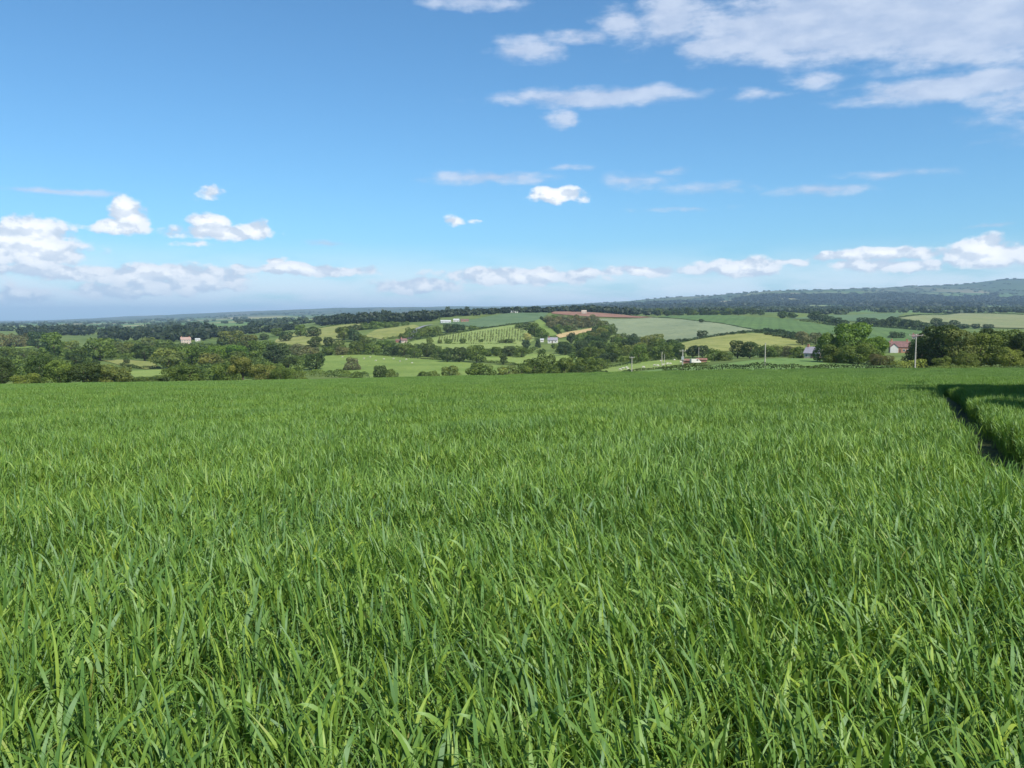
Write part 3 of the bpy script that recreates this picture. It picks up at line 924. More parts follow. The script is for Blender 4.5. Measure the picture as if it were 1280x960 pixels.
# tall trees just outside the picture on the right: their crowns throw the shadow across the barley
for (x, y, h, w) in [(26.5, 27, 13, 11.5), (23.3, 20, 12.5, 11.5), (20.5, 14, 11, 9), (30.5, 22.5, 13, 10), (29.5, 36.5, 12.5, 10)]:
    n0 = len(TREES)
    o = tree_at(np.array([x, y, plane(x, y)]), h, w, 'mid', 'round', 'x', n=9000, leaf=.028, seed=1)
    tag(o, 'tall field-edge tree right of the barley, %s nearest, shading the crop' % {26.5: 'fourth', 23.3: 'second', 20.5: 'first', 30.5: 'third', 29.5: 'fifth'}[x], 'tree', 'field-edge trees throwing shadow on the barley')


# undergrowth that fills the gaps between the valley trees: one leafy mass
def inside_poly(W, q):
    ins = np.zeros(len(q), bool)
    for a, b in zip(W, np.roll(W, -1, 0)):
        cnd = (a[1] > q[:, 1]) != (b[1] > q[:, 1])
        ins ^= cnd & (q[:, 0] < (b[0] - a[0]) * (q[:, 1] - a[1]) / (b[1] - a[1] + 1e-12) + a[0])
    return ins


def scrub(polys, label, tone, spacing=9.0, hr=(2.0, 4.5)):
    r = np.random.default_rng(len(polys) * 13 + 1)
    Vs, Fs, Ts, off = [], [], [], 0
    for poly in polys:
        W = np.array([ground(x, y, 225)[:2] for x, y in poly])
        lo, hi = W.min(0), W.max(0)
        gx, gy_ = np.meshgrid(np.arange(lo[0], hi[0], spacing), np.arange(lo[1], hi[1], spacing))
        q = np.stack([gx.ravel(), gy_.ravel()], -1) + r.uniform(-.5, .5, (gx.size, 2)) * spacing
        q = q[inside_poly(W, q)]
        for c in q:
            h = r.uniform(*hr); w = h * r.uniform(.9, 1.5)
            L = [(r.uniform(-.3, .3) * w, r.uniform(-.3, .3) * w, h * r.uniform(.25, .6), w * r.uniform(.3, .45), h * r.uniform(.3, .42)) for _ in range(5)]
            n_ = 150
            p_, d_, k_ = crown_points(r, L, n_, .3)
            v_, f_ = leaf_quads(p_ + np.array([c[0], c[1], float(height(c[0], c[1]))]), d_, .11 * w, r)
            Vs.append(v_); Fs.append(f_ + off); off += len(v_)
            Ts.append(np.clip(r.uniform(0, .7) + r.uniform(-.2, .3, len(f_)), 0, 1))
    me = np_mesh('scrub', np.concatenate(Vs), np.concatenate(Fs), MAT['hedge_leaf'], np.concatenate(Ts))
    o = link('scrub', me)
    o.color = GREEN[tone] + (1,)
    return tag(o, label, 'scrub', kind='stuff')


scrub([[(-30, 438), (105, 438), (118, 447), (105, 466), (60, 476), (-30, 477)], [(130, 431), (330, 431), (338, 472), (218, 477), (202, 450), (130, 446)], [(332, 448), (384, 448), (384, 468), (336, 474)]], 'leafy scrub filling the wooded valley at left', 'mid')
scrub([[(660, 452), (690, 460), (745, 455), (742, 466), (655, 470)], [(700, 432), (795, 432), (845, 446), (800, 453), (720, 452)]], 'leafy scrub under the wood right of centre', 'mid', 8)
scrub([[(500, 430), (560, 437), (640, 437), (700, 434), (700, 441), (600, 444), (500, 442)], [(440, 426), (500, 428), (500, 442), (440, 442)]], 'leafy scrub between the hedgerow trees behind the sheep pasture', 'mid', 12)


# ------------------------------------------------------------------ hedges
def hedge(px_pts, h, w, tone, label, depth_min=203, world=None, name='hedge', leaf=None):
    pts = world if world is not None else [ground(x, y, depth_min) for x, y in px_pts]
    pts = [np.asarray(p_[:2], float) for p_ in pts]
    seg = np.array([np.linalg.norm(b - a) for a, b in zip(pts, pts[1:])])
    Ltot = seg.sum()
    dist = np.mean([p_[1] for p_ in pts])
    leaf = leaf or max(.12, min(.5, dist * .00055))
    n = int(min(18000, Ltot * (h + w) * .9 / (leaf * leaf * 1.6)))
    r = np.random.default_rng(int(abs(Ltot) * 10) + 3)
    s = np.sort(r.uniform(0, Ltot, n))
    cs = np.concatenate([[0], np.cumsum(seg)])
    i = np.clip(np.searchsorted(cs, s) - 1, 0, len(seg) - 1)
    t = (s - cs[i]) / seg[i]
    A = np.array(pts)[i]; B = np.array(pts)[i + 1]
    c = A + (B - A) * t[:, None]
    tn = (B - A) / seg[i][:, None]
    nr_ = np.stack([-tn[:, 1], tn[:, 0]], -1)
    ph = r.uniform(0, math.pi, n)
    hv = h * (1 + .16 * np.sin(s / 3.1) + .13 * np.sin(s / 1.27 + 2) + .18 * np.sin(s / 11))
    rad = 1 - .25 * r.random(n) ** 1.4
    off = np.cos(ph) * w * .5 * rad
    z = np.sin(ph) ** .7 * hv * rad
    xy = c + nr_ * off[:, None]
    P3 = np.column_stack([xy, height(xy[:, 0], xy[:, 1]) + z])
    nrm = np.column_stack([nr_ * np.cos(ph)[:, None], np.sin(ph)])
    v, f = leaf_quads(P3, nrm, leaf, r)
    o0 = P3.mean(0)
    tone_a = np.clip(.5 + .3 * np.sin(s / 4.3) + r.normal(0, .2, n), 0, 1)
    me = np_mesh(name, v - o0, f, MAT['hedge_leaf'], tone_a)
    o = link(name, me)
    o.location = o0
    o.color = GREEN[tone] + (1,)
    return tag(o, label, 'hedge')


edgeh = [at_depth(px, d) for px, d in [(828, 201), (870, 200.5), (920, 200), (980, 199.5), (1040, 199), (1090, 198.5), (1120, 198.5)]]
hedge(None, 1.6, 1.6, 'dark', 'low rough hedge along the far edge of the near barley', world=edgeh, leaf=.17)
hedge(None, 1.9, 4.5, 'yellow', 'yellow-green bramble mound at the foot of the tall pole', world=[at_depth(1118, 205), at_depth(1140, 206), at_depth(1158, 205)], leaf=.16)
hedge(None, .9, 1.8, 'mid', 'grassy strip of hedge under the right-hand trees', world=[at_depth(1160, 199), at_depth(1220, 198), at_depth(1330, 198)], leaf=.13)
hedge([(384, 471), (410, 471.5), (440, 472.5), (458, 473)], 3.0, 3.5, 'mid', 'thick dark hedge in the bottom left corner of the sheep pasture', 215)
hedge([(745, 468), (790, 464.5), (830, 461), (862, 457.5), (886, 455.5)], 1.0, 1.4, 'dark', 'thin dark hedge between the far barley and the sheep', 215)
hedge([(748, 462), (775, 458), (800, 454.5)], 1.3, 1.6, 'dark', 'short dark hedge splitting the narrow yellowish pasture', 215)
hedge([(800, 452.5), (830, 450), (852, 449)], 1.5, 1.8, 'dark', 'dark hedge along the back of the narrow yellowish pasture', 215)
hedge([(470, 444.5), (505, 447.5), (540, 450), (575, 452.5)], 1.5, 2, 'dark', 'dark hedge slanting along the back of the sheep pasture', 215)
hedge([(600, 452), (640, 455.5), (690, 461)], 1.4, 2, 'mid', 'hedge crossing the gaps between the central trees', 215)
hedge([(478, 424.5), (500, 422.5), (512, 423)], 2, 2.5, 'mid', 'hedge under the yellow meadow beside the lane', 215)
hedge([(512, 426), (540, 421.5), (580, 415), (612, 410), (655, 404.5)], 1.8, 2.5, 'dark', 'dark hedge slanting along the top of the orchard slope', 215)
hedge([(560, 430.5), (600, 430), (645, 430)], 1.0, 1.5, 'mid', 'faint low hedge along the foot of the orchard rows', 215)
hedge([(676, 398.5), (688, 407), (700, 418)], 3, 3.5, 'dark', 'dark hedge beside the bright grass strip on the hill', 215)
hedge([(838, 430), (872, 424.3), (912, 418.3), (952, 414)], 1.9, 2.4, 'blue', 'hedge curving between the grey-green crop and the domed meadow', 215)
hedge([(815, 397.2), (850, 398.8), (885, 402.8), (920, 408.2), (953, 413.8)], 1.0, 1.5, 'blue', 'thin hedge between the grey-green and rich green crops', 215)
hedge([(955, 414), (1000, 422.3), (1020, 424)], 3, 3, 'blue', 'leafy hedge below the rich green field', 215)
hedge([(1000, 402), (1030, 405), (1055, 409)], 2.5, 3, 'blue', 'hedge along the upper right edge of the rich green field', 215)
hedge([(1066, 406), (1120, 411), (1165, 415.5)], 2.5, 4, 'blue', 'hedge in front of the right-hand tree line', 215)
hedge([(722, 398.4), (770, 398.4), (815, 397.4)], .9, 1.5, 'brown', 'thin hedge between the ploughed field and the grey-green crop', 215)
hedge([(740, 390.6), (780, 393.6), (818, 396.8)], 1.0, 1.5, 'dark', 'thin dark hedge along the top of the ploughed field', 215)
hedge([(150, 457.5), (175, 461), (200, 460)], 1.6, 2, 'dark', 'dark hedge under the small sunlit meadow at left', 215)
hedge([(90, 449.5), (130, 449), (165, 449.5)], 2.2, 2.5, 'mid', 'hedge behind the small sunlit meadow at left', 215)
hedge([(340, 434.5), (385, 434), (430, 433.5)], 2.2, 2.5, 'mid', 'hedge under the patchy yellow meadow', 215)
hedge([(370, 413), (400, 410.5), (430, 406)], 1.8, 2.5, 'mid', 'hedge along the top of the patchy yellow meadow', 215)
hedge([(390, 445), (430, 443.5), (470, 443.8)], 2.6, 2.5, 'mid', 'hedge along the top left edge of the sheep pasture', 215)
hedge([(1122, 397.5), (1150, 394), (1200, 391.6), (1290, 394)], 2.0, 3, 'blue', 'hedge along the top of the pale tan-green field', 215)

# ------------------------------------------------------------------ orchard rows
rr = np.random.default_rng(5)
vm_cache = []
n_rows = 34
for i in range(n_rows):
    f_ = i / (n_rows - 1)
    px0 = 548 + f_ * 112 + rr.uniform(-.4, .4)
    b0 = 428.5 - f_ * 1.0
    t0 = 420.5 - f_ * 13.0
    A = ground(px0, b0, 260); B = ground(px0 + 1.5, t0 + 1, 260)
    L_ = np.linalg.norm(B[:2] - A[:2])
    n = int(min(420, L_ * 2.6))
    s_ = rr.uniform(0, 1, n)
    keepn = (np.sin(s_ * L_ / 2.6) > -.6) & (np.sin(s_ * L_ / 17 + i * 2.1) > -.82)
    s_ = s_[keepn]; n = len(s_)
    c_ = A[:2] + (B - A)[:2] * s_[:, None] + rr.normal(0, .42, (n, 2))
    z_ = height(c_[:, 0], c_[:, 1]) + .3 + rr.uniform(0, 1.5, n) * (1 + .35 * np.sin(s_ * 40 + i))
    P3 = np.column_stack([c_, z_])
    nn = rr.normal(0, 1, (n, 3)); nn[:, 2] = np.abs(nn[:, 2])
    v, f = leaf_quads(P3, nn, .42, rr)
    o0 = A
    root = empty('orchard_row', o0)
    cr_ = link('foliage', np_mesh('foliage', v - o0, f, MAT['hedge_leaf'], rr.uniform(0, 1, n)), root)
    kq = rr.uniform(.8, 1.3); cr_.color = (.135 * kq, .172 * kq, .058 * kq, 1)
    posts = []
    for k in np.linspace(0, 1, 9):
        q = A[:2] + (B - A)[:2] * k
        zq = float(height(q[0], q[1]))
        posts.append(tube([(q[0] - o0[0], q[1] - o0[1], zq - o0[2] - .1), (q[0] - o0[0], q[1] - o0[1], zq - o0[2] + 2.3)], [.07, .06], 5))
    pv, pf = join(posts)
    link('stakes', np_mesh('stakes', pv, pf, MAT['bark']), root)
    tag(root, 'thin upright orchard row on the pale hillside, %s from the left' % num_word(i), 'orchard row', 'rows of the hillside orchard')


# ------------------------------------------------------------------ buildings
def bbox_part(x0, x1, y0, y1, z0, z1):
    v = [(x0, y0, z0), (x1, y0, z0), (x1, y1, z0), (x0, y1, z0), (x0, y0, z1), (x1, y0, z1), (x1, y1, z1), (x0, y1, z1)]
    return v, [(0, 3, 2, 1), (4, 5, 6, 7), (0, 1, 5, 4), (1, 2, 6, 5), (2, 3, 7, 6), (3, 0, 4, 7)]


def poly_mesh(name, parts, mat):
    me = bpy.data.meshes.new(name)
    V, F = join(parts)
    me.from_pydata(V, [], F)
    me.materials.append(mat)
    me.update()
    return me


MAT['render_white'] = simple('white_render', (.55, .53, .49), .9, .06, .4)
MAT['render_pink'] = simple('pinkish_render', (.44, .36, .29), .9, .08, .4)
MAT['roof_pink'] = simple('faded_tile', (.34, .235, .19), .9, .15, 1.0)
MAT['brick'] = simple('brick', (.34, .17, .11), .9, .2, 1.5)
MAT['tile_red'] = simple('clay_tile', (.175, .098, .088), .85, .22, 1.2)
MAT['slate'] = simple('slate', (.25, .235, .27), .6, .15, 1.2)
MAT['tin'] = simple('pale_sheet_metal', (.46, .47, .46), .5, .08, .3)
MAT['tin_rust'] = simple('rusty_sheet', (.23, .115, .085), .8, .3, .8)
MAT['glass'] = simple('window_glass', (.04, .05, .06), .12, .1, 1, .6)
MAT['frame'] = simple('window_frame', (.75, .75, .73), .6, .05, 2)
MAT['door'] = simple('painted_door', (.12, .09, .07), .6, .15, 2)
MAT['timber'] = simple('pole_timber', (.38, .355, .30), .9, .2, 3)
MAT['ceramic'] = simple('insulator', (.55, .52, .48), .4, .1, 3)
MAT['steel'] = simple('galvanised', (.42, .43, .43), .5, .1, 3, .4, .4)


def house(name, base, L_, W_, H_, RH, rz, wall, roof, label, storeys=2, nwin=4, chim=2, overhang=.35, porch=False, door=True, cat='house'):
    root = empty(name, base, rz)
    hx, hy = L_ / 2, W_ / 2
    v = [(-hx, -hy, -1.5), (hx, -hy, -1.5), (hx, hy, -1.5), (-hx, hy, -1.5), (-hx, -hy, H_), (hx, -hy, H_), (hx, hy, H_), (-hx, hy, H_), (-hx, 0, H_ + RH), (hx, 0, H_ + RH)]
    f = [(0, 1, 5, 4), (2, 3, 7, 6), (1, 2, 6, 9, 5), (3, 0, 4, 8, 7)]
    wl = link('wall', poly_mesh('wall', [(v, f)], wall), root)
    o, th = overhang, .18
    k = RH / hy
    rparts = []
    for s_ in (-1, 1):
        ye, ze = s_ * (hy + o), H_ - o * k + .06
        vv = [(-hx - o, ye, ze), (hx + o, ye, ze), (hx + o, 0, H_ + RH + .06), (-hx - o, 0, H_ + RH + .06)]
        vv += [(a, b, c + th) for a, b, c in vv]
        ff = [(0, 3, 2, 1), (4, 5, 6, 7), (0, 1, 5, 4), (1, 2, 6, 5), (2, 3, 7, 6), (3, 0, 4, 7)]
        rparts.append((vv, ff))
    rf = link('roof', poly_mesh('roof', rparts, roof), root)
    for i in range(chim):
        x = (-hx * .8, hx * .75, 0)[i]
        cp_ = link('chimney', poly_mesh('chimney', [bbox_part(x - .45, x + .45, -.4, .4, H_ + RH - .8, H_ + RH + 1.3), bbox_part(x - .52, x + .52, -.47, .47, H_ + RH + 1.3, H_ + RH + 1.45)], MAT['brick']), rf)
        cp_.parent = rf
    for s_ in range(storeys):
        z0 = .9 + s_ * 2.6
        if z0 + 1.3 > H_: break
        for i in range(nwin):
            x = -hx + L_ * (i + .5) / nwin
            if door and s_ == 0 and i == nwin // 2: continue
            w_ = link('window', poly_mesh('window', [bbox_part(x - .6, x + .6, -hy - .09, -hy - .005, z0, z0 + 1.25)], MAT['frame']), root)
            link('pane', poly_mesh('pane', [bbox_part(x - .5, x - .03, -hy - .11, -hy - .092, z0 + .1, z0 + 1.15), bbox_part(x + .03, x + .5, -hy - .11, -hy - .092, z0 + .1, z0 + 1.15)], MAT['glass']), w_)
    if door:
        x = -hx + L_ * (nwin // 2 + .5) / nwin
        link('door', poly_mesh('door', [bbox_part(x - .5, x + .5, -hy - .08, -hy - .004, 0, 2.1)], MAT['door']), root)
    if porch:
        px_ = -hx * .62
        pw, pd, ph = 2.1, 2.2, H_ - .2
        v = [(px_ - pw, -hy - pd, -1.5), (px_ + pw, -hy - pd, -1.5), (px_ + pw, -hy - .02, -1.5), (px_ - pw, -hy - .02, -1.5), (px_ - pw, -hy - pd, ph), (px_ + pw, -hy - pd, ph), (px_ + pw, -hy - .02, ph), (px_ - pw, -hy - .02, ph), (px_, -hy - pd, ph + 1.9), (px_, -hy - .02, ph + 1.9)]
        f = [(0, 1, 5, 8, 4), (1, 2, 6, 5), (3, 0, 4, 7), (2, 3, 7, 9, 6)]
        g_ = link('gable_wing', poly_mesh('gable_wing', [(v, f)], MAT['render_white']), root)
        vv = []
        for s_ in (-1, 1):
            q = [(px_ + s_ * (pw + .3), -hy - pd - .3, ph - .25), (px_ + s_ * (pw + .3), -hy + 2.2, ph - .25), (px_, -hy + 2.2, ph + 2.0), (px_, -hy - pd - .3, ph + 2.0)]
            q += [(a, b, c + .15) for a, b, c in q]
            vv.append((q, [(0, 1, 2, 3), (4, 7, 6, 5), (0, 4, 5, 1), (1, 5, 6, 2), (2, 6, 7, 3), (3, 7, 4, 0)]))
        link('gable_roof', poly_mesh('gable_roof', vv, roof), g_)
    tag(root, label, cat)
    return root


def face_cam(b):
    return -math.atan2(b[0], b[1])


b = ground(232, 430, 300); house('country_house', b, 11.5, 8, 5.4, 2.8, face_cam(b) + .15, MAT['render_pink'], MAT['roof_pink'], 'tall pinkish country house in front of the dark wood at left', 2, 4, 2)
b = ground(247, 426.5, 300); house('outbuilding', b, 6, 5, 2.4, 1.3, face_cam(b) + .1, MAT['render_white'], MAT['tin'], 'small white outbuilding right of the pinkish country house', 1, 2, 0, cat='outbuilding')
b = ground(557, 404, 300); house('barn', b, 14, 9, 2.6, 1.6, face_cam(b) + .1, MAT['tin'], MAT['tin'], 'long pale barn on the central hill, left of a shorter one', 1, 3, 0, door=False, cat='barn')
b = ground(570.5, 402.8, 300); house('barn', b, 8, 7, 3.2, 1.6, face_cam(b) - .1, MAT['render_white'], MAT['tin'], 'shorter bright white barn on the central hill, beside the long one', 1, 2, 0, door=False, cat='barn')
b = ground(581, 402.6, 300); house('shed', b, 11, 6, 2.6, 1.4, face_cam(b), MAT['brick'], MAT['tile_red'], 'low reddish shed right of the white barns', 1, 2, 0, door=False, cat='shed')
b = ground(504.5, 428.5, 300); house('farmhouse', b, 6, 5, 2.5, 1.7, face_cam(b) + .3, MAT['render_pink'], MAT['tile_red'], 'cream farmhouse with red roof at the foot of the lane', 1, 2, 1)
b = ground(498, 428, 300); house('shed', b, 5, 4, 1.8, 1.1, face_cam(b) - .2, MAT['brick'], MAT['tile_red'], 'small brick shed left of the cream farmhouse', 1, 2, 0, cat='shed')
b = ground(691, 428.6, 300); house('hillside_house', b, 9, 6, 2.8, 2.2, face_cam(b) - .15, MAT['render_white'], MAT['slate'], 'white cottage with grey roof on the central hillside', 1, 3, 1)
b = ground(677.5, 427.5, 300); house('shed', b, 3.2, 3, 2.2, .9, face_cam(b), MAT['render_white'], MAT['tin'], 'tiny white shed left of the grey-roofed hillside cottage', 1, 1, 0, door=False, cat='shed')
b = at_depth(1018, 384); house('slate_house', b, 7.2, 6.5, 2.6, 2.6, face_cam(b) - .35, MAT['render_pink'], MAT['slate'], 'house with pale grey slate roof half hidden by the big right-hand tree', 1, 3, 1)
b = at_depth(1124, 480); house('red_roofed_house', b, 10.5, 7, 3.4, 3.0, face_cam(b) + .12, MAT['brick'], MAT['tile_red'], 'red-roofed house with white gable between the right-hand trees', 1, 5, 2, porch=True)
b = ground(1147, 424.5, 300); house('cottage', b, 9, 6, 2.6, 2.0, face_cam(b), MAT['render_pink'], MAT['tile_red'], 'pinkish cottage behind the top of the tall crossbar pole', 1, 3, 1)
b = at_depth(860, 388); house('red_shed', b, 5, 4, 1.5, .6, face_cam(b) - .1, MAT['tin_rust'], MAT['tin_rust'], 'low rusty red shed behind the transformer pole', 1, 2, 0, door=False, cat='shed')
b = at_depth(877, 392); house('red_shed', b, 4.5, 4, 1.4, .55, face_cam(b) + .1, MAT['tin_rust'], MAT['tin_rust'], 'low rusty red shed right of the white van', 1, 2, 0, door=False, cat='shed')
b = at_depth(704, 1900); house('white_house', b, 12, 9, 6, 3, face_cam(b), MAT['render_white'], MAT['tin'], 'distant bright white house above the ploughed field', 2, 3, 1)
b = ground(730, 392.4, 300); house('barn', b, 8, 8, 4, 2, face_cam(b), MAT['render_pink'], MAT['render_pink'], 'small pinkish barn standing in the ploughed field', 1, 2, 0, door=False, cat='barn')
for i, px in enumerate((640, 645.5)):
    b = ground(px, 391.4, 300); house('cabin', b, 5.5, 5, 2.6, 1.2, face_cam(b), MAT['render_white'], MAT['tin'], 'tiny white cabin on the hilltop, %s of two' % ('left' if i == 0 else 'right'), 1, 1, 0, door=False, cat='cabin')


# a white van by the sheds
def van(base, rz):
    root = empty('van', base, rz)
    prof = [(-2.4, .45), (2.35, .45), (2.45, .95), (1.75, 1.25), (1.1, 2.05), (-2.4, 2.1)]
    v = [(x, y, z) for y in (-.9, .9) for x, z in prof]
    n = len(prof)
    f = [tuple(range(n))[::-1], tuple(range(n, 2 * n))] + [(i, (i + 1) % n, n + (i + 1) % n, n + i) for i in range(n)]
    link('body', poly_mesh('body', [(v, f)], MAT['render_white']), root)
    link('windscreen', poly_mesh('windscreen', [([(1.71, -.75, 1.33), (1.71, .75, 1.33), (1.2, .75, 1.96), (1.2, -.75, 1.96)], [(0, 1, 2, 3)])], MAT['glass']), root)
    link('side_window', poly_mesh('side_window', [bbox_part(.1, 1.05, -.915, -.902, 1.3, 1.9)], MAT['glass']), root)
    for x in (-1.5, 1.5):
        for y in (-.82, .82):
            link('wheel', poly_mesh('wheel', [tube([(x, y - .12, .35), (x, y + .12, .35)], [.35, .35], 12)], MAT['door']), root)
    return tag(root, 'small white van parked between the rusty red sheds', 'van')


van(at_depth(869.5, 384), .25)


# ------------------------------------------------------------------ poles
def pole(px, depth, top, label, arm=None, lean=0.0, transformer=False, r0=.16):
    b = at_depth(px, depth)
    h = row_z(top, depth) - b[2]
    root = empty('utility_pole', b, face_cam(b))
    link('post', poly_mesh('post', [tube([(0, 0, -.4), (lean * .5, 0, h * .5), (lean, 0, h)], [r0, r0 * .85, r0 * .7], 8)], MAT['timber']), root)
    if arm:
        half, drop = arm
        link('crossarm', poly_mesh('crossarm', [bbox_part(lean - half, lean + half, -r0 * .7 - .12, -r0 * .7, h - drop - .14, h - drop)], MAT['timber']), root)
        for x in (-half * .92, 0 if drop > .05 else half * .3, half * .92):
            link('insulator', poly_mesh('insulator', [tube([(lean + x, -.06 - r0 * .7, h - drop), (lean + x, -.06 - r0 * .7, h - drop + .12), (lean + x, -.06 - r0 * .7, h - drop + .26)], [.05, .09, .04], 8)], MAT['ceramic']), root)
    if transformer:
        link('transformer', poly_mesh('transformer', [bbox_part(lean - .38, lean + .38, -.75, -.2, h - 3.0, h - 2.0), bbox_part(lean - .9, lean + .9, -.28, -.16, h - 3.2, h - 3.05)], MAT['steel']), root)
        link('stay_cap', poly_mesh('stay_cap', [bbox_part(lean - .22, lean + .22, -.22, .22, h, h + .08)], MAT['steel']), root)
    return tag(root, label, 'utility pole', 'utility poles crossing the valley')


pole(1144.5, 203.5, 418.3, 'tall pale pole with wide crossarm against the dark right-hand trees', (1.55, .1), r0=.19)
pole(956.5, 262, 428.3, 'slim bare pole standing alone in the far barley', None, r0=.19)
pole(853.5, 258, 437.5, 'pole with crossarm and grey transformer before the rusty shed', (.95, .25), transformer=True, r0=.22)
pole(790, 262, 446, 'weathered pole with short crossarm beside the sheep', (.75, .2), r0=.17)
pole(827.5, 372, 439.8, 'taller of the two poles close together behind the sheep', None, r0=.17)
pole(830.8, 420, 442.5, 'shorter of the two poles close together behind the sheep', None, r0=.15)
pole(873.5, 410, 434, 'thin pole rising behind the white van', None, r0=.16)

# ------------------------------------------------------------------ sheep
MAT['fleece'] = simple('fleece', (.52, .49, .42), .95, .12, 6)
MAT['face'] = simple('sheep_face', (.52, .48, .42), .9, .1, 6)


def sheep_mesh(head_down):
    bm = bmesh.new()

    def blob(c, r, seg=8):
        bmesh.ops.create_uvsphere(bm, u_segments=seg, v_segments=6, radius=1, matrix=Matrix.Translation(c) @ Matrix.Diagonal((*r, 1)))
    blob((0, 0, .62), (.56, .27, .30), 10)
    blob((.32, 0, .66), (.27, .24, .28))
    blob((-.34, 0, .64), (.26, .25, .27))
    hz = .32 if head_down else .92
    blob((.58, 0, (.66 + hz) / 2 + .03), (.15, .12, .20))
    blob((.74, 0, hz), (.17, .085, .10))
    for s_ in (-1, 1):
        blob((.64, s_ * .12, hz + .05), (.04, .08, .03), 6)
    for x in (-.36, .34):
        for y in (-.14, .14):
            bmesh.ops.create_cone(bm, segments=6, radius1=.035, radius2=.065, depth=.48, cap_ends=True, matrix=Matrix.Translation((x, y, .22)))
    me = bpy.data.meshes.new('sheep')
    bm.to_mesh(me); bm.free()
    md = bpy.data.objects.new('tmp', me)
    me.materials.append(MAT['fleece'])
    for p_ in me.polygons: p_.use_smooth = True
    bpy.data.objects.remove(md)
    return me


SM = [sheep_mesh(True), sheep_mesh(False)]
flockA = [(775, 464), (779, 462.5), (783, 461.3), (785, 462.8), (804, 461), (818, 458.6), (822, 459), (829, 457.9), (834, 456.8), (838, 456.5), (843, 451.5), (826, 452.7), (851, 454.5)]
flockB = [(428, 447.5), (455, 449.5), (470, 452), (480, 450), (492, 449.6), (500, 453), (447, 452.5), (515, 455), (508, 450.5), (463, 447.5)]
for fl, where, grp in ((sorted(flockA), 'in the narrow pasture below the sheds', 'sheep in the narrow pasture below the sheds'), (sorted(flockB), 'in the bright green pasture', 'sheep in the bright green pasture')):
    for i, (px, py) in enumerate(fl):
        b = ground(px, py, 260)
        o = link('sheep', random.choice(SM))
        o.location = (b[0], b[1], b[2] + .25); o.rotation_euler = (0, 0, random.choice([0, math.pi]) + random.uniform(-.7, .7)); 
        k = random.uniform(.9, 1.1); o.scale = (k, k, k)
        tag(o, 'white sheep grazing, %s from the left %s' % (num_word(i), where), 'sheep', grp)

# ------------------------------------------------------------------ far woods and hedgerow trees (one mass beyond about 1.6 km)
def vnoise(x, y, s, seed):
    r = np.random.default_rng(seed)
    T = r.random((256, 256))
    u, v = x / s, y / s
    i, j = np.floor(u).astype(int), np.floor(v).astype(int)
    fu, fv = u - i, v - j
    fu = fu * fu * (3 - 2 * fu); fv = fv * fv * (3 - 2 * fv)
    g = lambda a, b: T[a % 256, b % 256]
    return g(i, j) * (1 - fu) * (1 - fv) + g(i + 1, j) * fu * (1 - fv) + g(i, j + 1) * (1 - fu) * fv + g(i + 1, j + 1) * fu * fv


def blob_mass(name, pts, hh, ww, tones, label, cat, color):
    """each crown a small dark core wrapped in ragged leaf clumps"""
    r = np.random.default_rng(len(pts))
    bm = bmesh.new()
    bmesh.ops.create_icosphere(bm, subdivisions=1, radius=1)
    bv = np.array([v.co[:] for v in bm.verts]); bf = np.array([[v.index for v in f.verts] for f in bm.faces])
    bm.free()
    n = len(pts)
    nq = 34 if n < 1000 else 16
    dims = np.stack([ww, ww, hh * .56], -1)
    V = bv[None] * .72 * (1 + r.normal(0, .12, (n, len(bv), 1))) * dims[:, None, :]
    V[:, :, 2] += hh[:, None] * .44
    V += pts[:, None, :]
    F = bf[None] + (np.arange(n) * len(bv))[:, None, None]
    d = r.normal(0, 1, (n, nq, 3)); d[..., 2] = np.where(r.random((n, nq)) < .7, np.abs(d[..., 2]), d[..., 2])
    d /= np.linalg.norm(d, axis=2, keepdims=True)
    c = d * dims[:, None, :] * r.uniform(.72, 1.08, (n, nq, 1))
    c[..., 2] += hh[:, None] * .44
    c += pts[:, None, :]
    size = np.repeat(ww * (.30 if nq > 20 else .42), nq)
    qv, qf = leaf_quads(c.reshape(-1, 3), d.reshape(-1, 3), size, r, .45)
    V = V.reshape(-1, 3); F = F.reshape(-1, 3)
    tri = np.concatenate([qf[:, [0, 1, 2]], qf[:, [0, 2, 3]]]) + len(V)
    tn = np.repeat(tones, nq)
    tn = np.clip(tn * .6 + r.uniform(0, .4, len(tn)), 0, 1)
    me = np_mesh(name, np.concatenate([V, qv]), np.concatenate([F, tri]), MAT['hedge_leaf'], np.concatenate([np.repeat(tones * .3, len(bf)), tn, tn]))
    o = link(name, me)
    o.color = color + (1,)
    return tag(o, label, cat, kind='stuff')


def poly_sample(poly, n, dmin):
    W = np.array([ground(x, y, dmin)[:2] for x, y in poly])
    lo, hi = W.min(0), W.max(0)
    q = lo + (hi - lo) * rng.random((n * 14, 2))
    ins = np.zeros(len(q), bool)
    for a, b in zip(W, np.roll(W, -1, 0)):
        cnd = (a[1] > q[:, 1]) != (b[1] > q[:, 1])
        xi = (b[0] - a[0]) * (q[:, 1] - a[1]) / (b[1] - a[1] + 1e-12) + a[0]
        ins ^= cnd & (q[:, 0] < xi)
    return q[ins][:n]


def far_wood(poly, n, hr, wr, label, color, dmin=700):
    q = poly_sample(poly, n, dmin)
    pts = np.column_stack([q, height(q[:, 0], q[:, 1])])
    n = len(pts)
    k = rng.uniform(0, 1, n)
    return blob_mass('far_wood', pts, hr[0] + (hr[1] - hr[0]) * k, wr[0] + (wr[1] - wr[0]) * rng.random(n), rng.random(n), label, 'wood', color)


